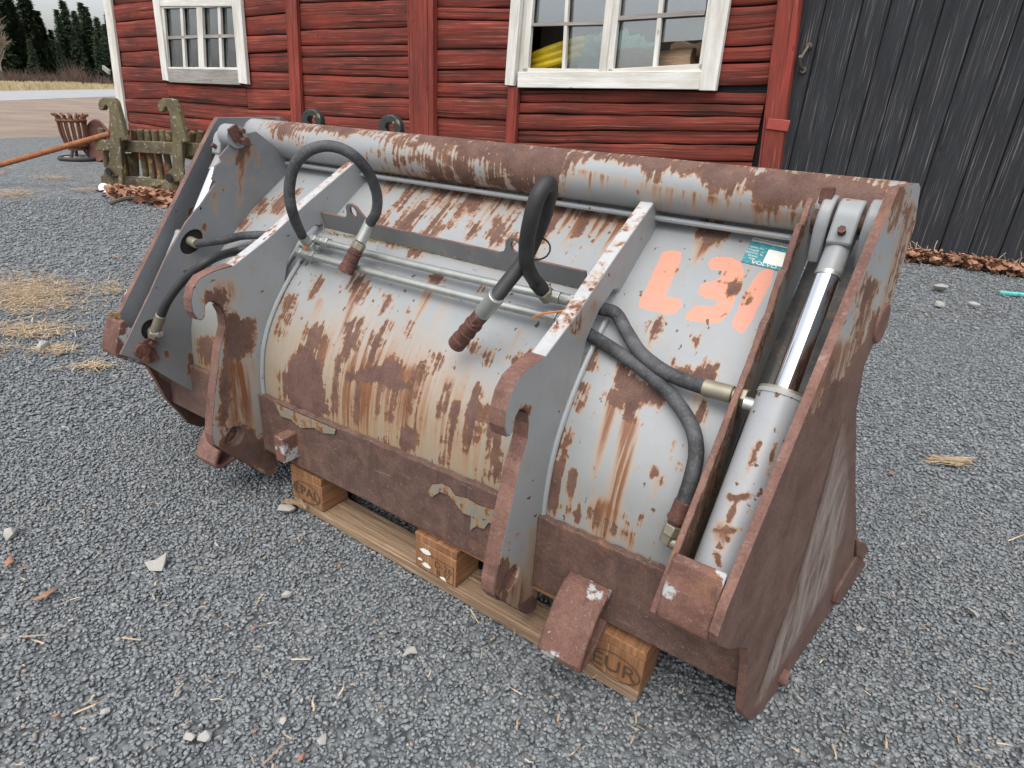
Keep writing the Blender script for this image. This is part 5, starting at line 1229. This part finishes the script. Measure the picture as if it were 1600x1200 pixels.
# bare deciduous tree at the left edge
bt = empty('bare_tree'); P_ = at_depth((10, 129), 74); bt.scale = (1.2, 1.2, 1.2); bt.location = (P_[0], P_[1], -.1); tag(bt, 'leafless grey-brown tree with fine twigs at the left end of the forest edge', 'bare tree')
R = random.Random(5); gt = MB(); gc = MB()
def grow(g, p, d, L, r, lev):
    pts = [p]; q_ = p.copy(); dd = d.copy()
    for _ in range(4):
        dd = (dd+Vector((R.gauss(0, .16), R.gauss(0, .16), R.gauss(.05, .12)))).normalized(); q_ = q_+dd*L/4; pts.append(q_.copy())
    (gt if lev == 0 else gc).tube(pts, r, 5 if lev < 2 else 3, 1, False, 0, lambda t: 1-.6*t)
    if lev < 4:
        for _ in range(7 if lev == 0 else 5):
            t = R.uniform(.25, 1); b = pts[min(4, int(t*4))]; nd = (dd+Vector((R.gauss(0, .7), R.gauss(0, .7), R.gauss(.1, .4)))).normalized(); grow(g, b, nd, L*R.uniform(.5, .75), max(.05, r*.6), lev+1)
grow(gt, Vector((0, 0, 0)), Vector((.02, 0, 1)), 4.6, .22, 0)
M['twig'] = simple('grey_twigs', (.30, .25, .20), .9); gt.build('trunk', M['trunk'], bt); gc.build('crown', M['twig'], bt)
# brown brush under the trees
g = MB()
for _ in range(5000):
    x = random.uniform(-40, 230); P_ = at_depth((x, 129), random.uniform(98, 112)); b = Vector((P_[0], P_[1], 0)); hgt = abs(random.gauss(.7, .7))*(1.7 if 100 < x < 135 else 1); d = Vector((random.gauss(0, .35), random.gauss(0, .35), 1))*hgt; s_ = Vector((.06, .03, 0))
    g.add([b-s_, b+s_, b+d], [(0, 1, 2)])
o = g.build('undergrowth', simple('brown_brush', (.085, .055, .042), .9, 0, .5, .5)); tag(o, 'brown leafless brush along the foot of the forest', 'undergrowth', kind='stuff')

# ------------------------------------------------------------------ LITTER
N = NT('dead_leaf'); rd = N.rand(); vec = N.coord('Object'); nn = N.noise(vec, 40, 5, .6)
M['leaf'] = N.bsdf(N.mix(nn, N.ramp(rd, [(0, (.20, .085, .05)), (.5, (.36, .18, .105)), (1, (.52, .33, .21))]), (.22, .10, .06)), .75)
M['straw'] = NT('straw'); N = M['straw']; rd = N.rand(); M['straw'] = N.bsdf(N.ramp(rd, [(0, (.24, .155, .09)), (.5, (.40, .29, .17)), (1, (.56, .46, .32))]), .8)
M['stone'] = simple('pale_stone', (.33, .315, .29), .8, 0, .25, 40, .5, .002)
def leaf_geo(g, P, size, rz, curl=.35, lobes=4):
    n = 15; pts = []; C = Matrix.Rotation(rz, 3, 'Z') @ Matrix.Rotation(random.uniform(-curl, curl), 3, 'X')
    for i_ in range(n*2):
        t = 2*math.pi*i_/(n*2); rr_ = size*(.62+.38*abs(math.cos(t*lobes*.5+.4)))*(1 if abs(math.sin(t)) < .6 else .72)
        x, y = math.cos(t)*rr_, math.sin(t)*rr_*.7; pts.append((x, y, .25*curl*abs(y)+curl*.4*x*x/size))
    o_ = Vector(P); vs = [o_+C @ Vector((0, 0, 0))]+[o_+C @ Vector(p) for p in pts]
    g.add(vs, [(0, 1+i_, 1+(i_+1) % (2*n)) for i_ in range(2*n)])
for (x, y, sp) in ((72, 932, 17), (15, 880, 13), (40, 888, 6), (398, 1143, 6), (1175, 868, 5), (530, 885, 6), (396, 982, 5), (88, 1118, 6), (280, 1060, 4), (296, 975, 3), (127, 516, 7), (202, 582, 5), (185, 402, 7), (128, 340, 6), (148, 338, 6), (5, 272, 6), (80, 270, 5), (140, 283, 6), (1560, 490, 4), (1392, 740, 6), (470, 1185, 9), (1548, 838, 4), (1490, 905, 3)):
    P_ = on_z((x, y), .012); s_ = sp*((P_-CAM)@fw)/F; g = MB(); leaf_geo(g, (0, 0, s_*.25), s_, random.uniform(0, 6)); o = g.build('dead_leaf', M['leaf'], None, True); o.location = tuple(P_)
    sol = o.modifiers.new('solid', 'SOLIDIFY'); sol.thickness = .0008
    LL = {72: 'large pale brown lobed leaf on the gravel at the lower left', 15: 'dark brown leaf at the very left edge of the gravel', 470: 'curled orange-brown leaf at the bottom edge of the gravel', 530: 'small orange leaf fragment just in front of the pallet'}.get(x)
    tag(o, LL or 'curled brown dead leaf lying on the gravel', 'leaf', None if LL else 'single dead leaves on the gravel')
for (x, y, sp) in ((247, 884, 15), (450, 800, 13), (448, 935, 12), (165, 1112, 7), (320, 1155, 12), (300, 1155, 10), (443, 1127, 9), (505, 1158, 10), (640, 1022, 13), (1516, 960, 11), (1340, 985, 6), (18, 838, 14), (1466, 455, 13), (1468, 480, 10), (1520, 480, 8), (70, 546, 14), (150, 1192, 11)):
    P_ = on_z((x, y), .004); s_ = sp*((P_-CAM)@fw)/F; V, Fc = stones(np.zeros((1, 2)), np.array([s_*1.7]), 0)
    o = np_mesh('pale_stone', V, Fc, M['stone'], None); o.location = (P_[0], P_[1], .004+s_*.2); o.rotation_euler = (0, 0, random.uniform(0, 6)); finish(o, bevel=s_*.06)
    LL = {247: 'flat white elongated stone shard on the gravel at the left', 450: 'grey stone beside the left end of the pallet', 640: 'yellowish stone on the gravel in front of the pallet middle', 1516: 'white stone on the gravel right of the bucket side plate', 1466: 'big tan stone on the gravel near the black door', 18: 'pinkish stone at the left edge of the gravel', 70: 'pale stone beside the straw patches at the left'}.get(x)
    tag(o, LL or 'pale grey stone lying loose on the dark gravel', 'stone', None if LL else 'pale loose stones on the gravel')
def straw_patch(g, x0, y0, x1, y1, n, l0=.03, l1=.09, zz=.012):
    for _ in range(n):
        u_, v_ = random.gauss(0, .42), random.gauss(0, .42); P_ = on_z(((x0+x1)/2+(x1-x0)/2*u_*1.2, (y0+y1)/2+(y1-y0)/2*v_*1.2), zz+random.uniform(0, .012)); t = random.uniform(0, 6.28); L = random.uniform(l0, l1)
        d = Vector((math.cos(t), math.sin(t), random.uniform(-.05, .12)))*L; s_ = Vector((-math.sin(t), math.cos(t), 0))*random.uniform(.0009, .0022); a = Vector(P_); m_ = a+d*.5+s_*random.uniform(-3, 3)
        g.add([a-s_, a+s_, m_+s_, m_-s_], [(0, 1, 2, 3)]); g.add([m_-s_, m_+s_, a+d], [(0, 1, 2)])
g = MB()
for a in ((-40, 425, 150, 485, 1500), (0, 428, 70, 490, 500), (-30, 502, 120, 526, 420), (110, 566, 178, 574, 110), (45, 538, 120, 550, 130), (150, 435, 195, 465, 120), (-40, 536, 12, 548, 90)): straw_patch(g, *a, .03, .12)
for a in ((50, 272, 110, 282, 220), (-20, 294, 60, 310, 450), (110, 292, 155, 300, 120)): straw_patch(g, *a, .06, .2)
o = g.build('straw', M['straw']); tag(o, 'scattered patches of dry straw on the gravel at the left', 'straw', kind='stuff')
g = MB()
for _ in range(230):
    x, y = random.uniform(0, 1600), random.uniform(560, 1195); straw_patch(g, x, y, x+1, y+1, 1, .008, .045, .010)
for (x0, y0, x1, y1) in ((735, 952, 748, 974), (115, 1115, 150, 1100), (30, 995, 70, 992), (410, 1195, 445, 1160), (190, 996, 220, 1000), (455, 1030, 485, 1030), (1575, 845, 1600, 835), (120, 1112, 160, 1095)):
    a = Vector(on_z((x0, y0), .014)); b = Vector(on_z((x1, y1), .018)); s_ = (b-a).cross(Vector((0, 0, 1))).normalized()*.0025; g.add([a-s_, a+s_, b+s_*.6, b-s_*.6], [(0, 1, 2, 3)])
o = g.build('chaff', M['straw']); tag(o, 'single bits of straw and chaff strewn over the gravel', 'straw', kind='stuff')
g = MB()
for _ in range(60):
    a = Vector(on_z((random.uniform(1445, 1470), random.uniform(710, 722)), .012+random.uniform(0, .01))); b = Vector(on_z((random.uniform(1495, 1528), random.uniform(714, 730)), .012+random.uniform(0, .012))); s_ = Vector((0, .0016, 0)); g.add([a-s_, a+s_, b+s_, b-s_], [(0, 1, 2, 3)])
o = g.build('straw_wisp', M['straw']); tag(o, 'small wisp of brown straw on the gravel right of the bucket', 'straw')
def leaf_heap(name, path, n, w, size, hgt, lab):
    g = MB()
    for _ in range(n):
        t = random.random()*(len(path)-1); i_ = int(t); q0 = np.array(path[i_]); q1 = np.array(path[i_+1]); qq = q0+(q1-q0)*(t-i_); P_ = on_z((qq[0]+random.gauss(0, w), qq[1]+random.gauss(0, w*.35)), 0); P_[2] = random.uniform(.01, hgt)
        leaf_geo(g, P_, size*random.uniform(.6, 1.2), random.uniform(0, 6.28), 1.3)
    o = g.build(name, M['leaf'], None, True); tag(o, lab, 'leaves', kind='stuff'); return o
leaf_heap('leaf_heap', [(178, 305), (215, 311), (255, 318), (285, 318)], 420, 9, .075, .10, 'heap of brown dead leaves under the fork carriage')
leaf_heap('leaf_drift', [(1405, 406), (1450, 411), (1500, 417), (1560, 427), (1620, 436), (1700, 448)], 950, 5, .05, .10, 'drift of brown dead leaves along the foot of the black door')
# dry weeds at the door foot
g = MB()
for _ in range(26):
    x = random.choice((random.gauss(1438, 14), random.gauss(1585, 16), random.gauss(1545, 8))); P_ = on_z((x, 404+(x-1420)*.135), 0); a = Vector(P_); L = random.uniform(.06, .22); b = a+Vector((random.gauss(0, .12), random.gauss(-.03, .05), L)); m_ = (a+b)/2+Vector((random.gauss(0, .03), 0, .02)); g.tube([a, m_, b], .0035, 4, 2, False)
o = g.build('dry_weeds', simple('dry_stalk', (.42, .36, .24), .9)); tag(o, 'dry pale weed stalks growing at the foot of the black door', 'weeds', kind='stuff')
# small odds and ends
P_ = on_z((165, 302), .0); g = MB(); g.rod((0, 0, .0), (0, 0, .05), .055, 24); o = g.build('plastic_disc', simple('white_plastic', (.82, .83, .84), .4), None, bevel=.006); o.location = (P_[0], P_[1], .05); o.rotation_euler = (1.2, 0, .4); tag(o, 'round white plastic lid on the gravel beside the leaf heap', 'lid')
g = MB(); a = Vector(on_z((1563, 457), .02)); b = Vector(on_z((1620, 465), .02)); g.tube([a, a.lerp(b, .3)+Vector((0, -.03, .01)), a.lerp(b, .6)+Vector((0, .02, .005)), b], .016, 6, 6); o = g.build('rope_piece', simple('teal_rope', (.10, .50, .45), .7)); tag(o, 'frayed piece of teal rope on the gravel at the right', 'rope')
g = MB(); a = Vector(on_z((172, 318), .03)); b = Vector(on_z((215, 309), .06)); g.tube([a, a.lerp(b, .5)+Vector((0, 0, .02)), b], .022, 7, 4); o = g.build('stick', M['trunk']); tag(o, 'dark broken stick lying in the leaf heap by the fork carriage', 'stick')
for (x, y, lab) in ((207, 300, 'mossy round stone under the left part of the fork carriage'), (233, 302, 'grey round stone under the middle of the fork carriage')):
    P_ = on_z((x, y), 0); V, Fc = stones(np.zeros((1, 2)), np.array([.26]), 0, .9); o = np_mesh('field_stone', V, Fc, M['stone'], None); o.location = (P_[0], P_[1], .07); s = o.modifiers.new('sub', 'SUBSURF'); s.levels = s.render_levels = 2; tag(o, lab, 'stone')
# loose red board behind the carriage
a = fp((235, 272), -.9); P0 = FO+FE*a.x-FN*.9
o = wbox('fallen_board', (0, 0, 0), 1.5, .04, .22, M['redpost'], None); o.location = (P0[0], P0[1], .30); o.rotation_euler = (0, .5, FA-.1); tag(o, 'fallen red board leaning behind the fork carriage bars', 'board')

# ------------------------------------------------------------------ LIGHT, SKY, CAMERA
w = bpy.data.worlds.new('World'); S.world = w; w.use_nodes = True; nt = w.node_tree; nt.nodes.clear()
sky = nt.nodes.new('ShaderNodeTexSky'); sky.sky_type = 'NISHITA'; sky.sun_disc = False
SEL, SAZ = math.radians(62), math.radians(200)
sky.sun_elevation = SEL; sky.sun_rotation = SAZ; sky.air_density = 1.0; sky.dust_density = 4.0; sky.ozone_density = 1.0
hs = nt.nodes.new('ShaderNodeHueSaturation'); hs.inputs['Saturation'].default_value = .35; hs.inputs['Value'].default_value = 1.0
bg = nt.nodes.new('ShaderNodeBackground'); bg.inputs[1].default_value = .15; out = nt.nodes.new('ShaderNodeOutputWorld')
nt.links.new(sky.outputs[0], hs.inputs['Color']); nt.links.new(hs.outputs[0], bg.inputs[0]); nt.links.new(bg.outputs[0], out.inputs[0])
sl = bpy.data.lights.new('sun', 'SUN'); sl.energy = .6; sl.angle = math.radians(60); sl.color = (1, .97, .93); so = bpy.data.objects.new('sun', sl); COL.objects.link(so)
sd_ = Vector((math.sin(SAZ)*math.cos(SEL), math.cos(SAZ)*math.cos(SEL), math.sin(SEL))); so.rotation_euler = (-sd_).to_track_quat('-Z', 'Y').to_euler()
cam = bpy.data.cameras.new('camera'); cam.sensor_width = 36; cam.lens = F/1600*36; cam.clip_end = 3000; cam.clip_start = .05
co_ = bpy.data.objects.new('camera', cam); COL.objects.link(co_)
co_.matrix_world = Matrix(((R_[0], U_[0], -fw[0], CAM[0]), (R_[1], U_[1], -fw[1], CAM[1]), (R_[2], U_[2], -fw[2], CAM[2]), (0, 0, 0, 1)))
S.camera = co_
S.view_settings.view_transform = 'Standard'; S.view_settings.look = 'None'; S.view_settings.exposure = 0.90; S.view_settings.gamma = 1
S.cycles.max_bounces = 6; S.cycles.transparent_max_bounces = 12; S.cycles.caustics_reflective = False; S.cycles.caustics_refractive = False
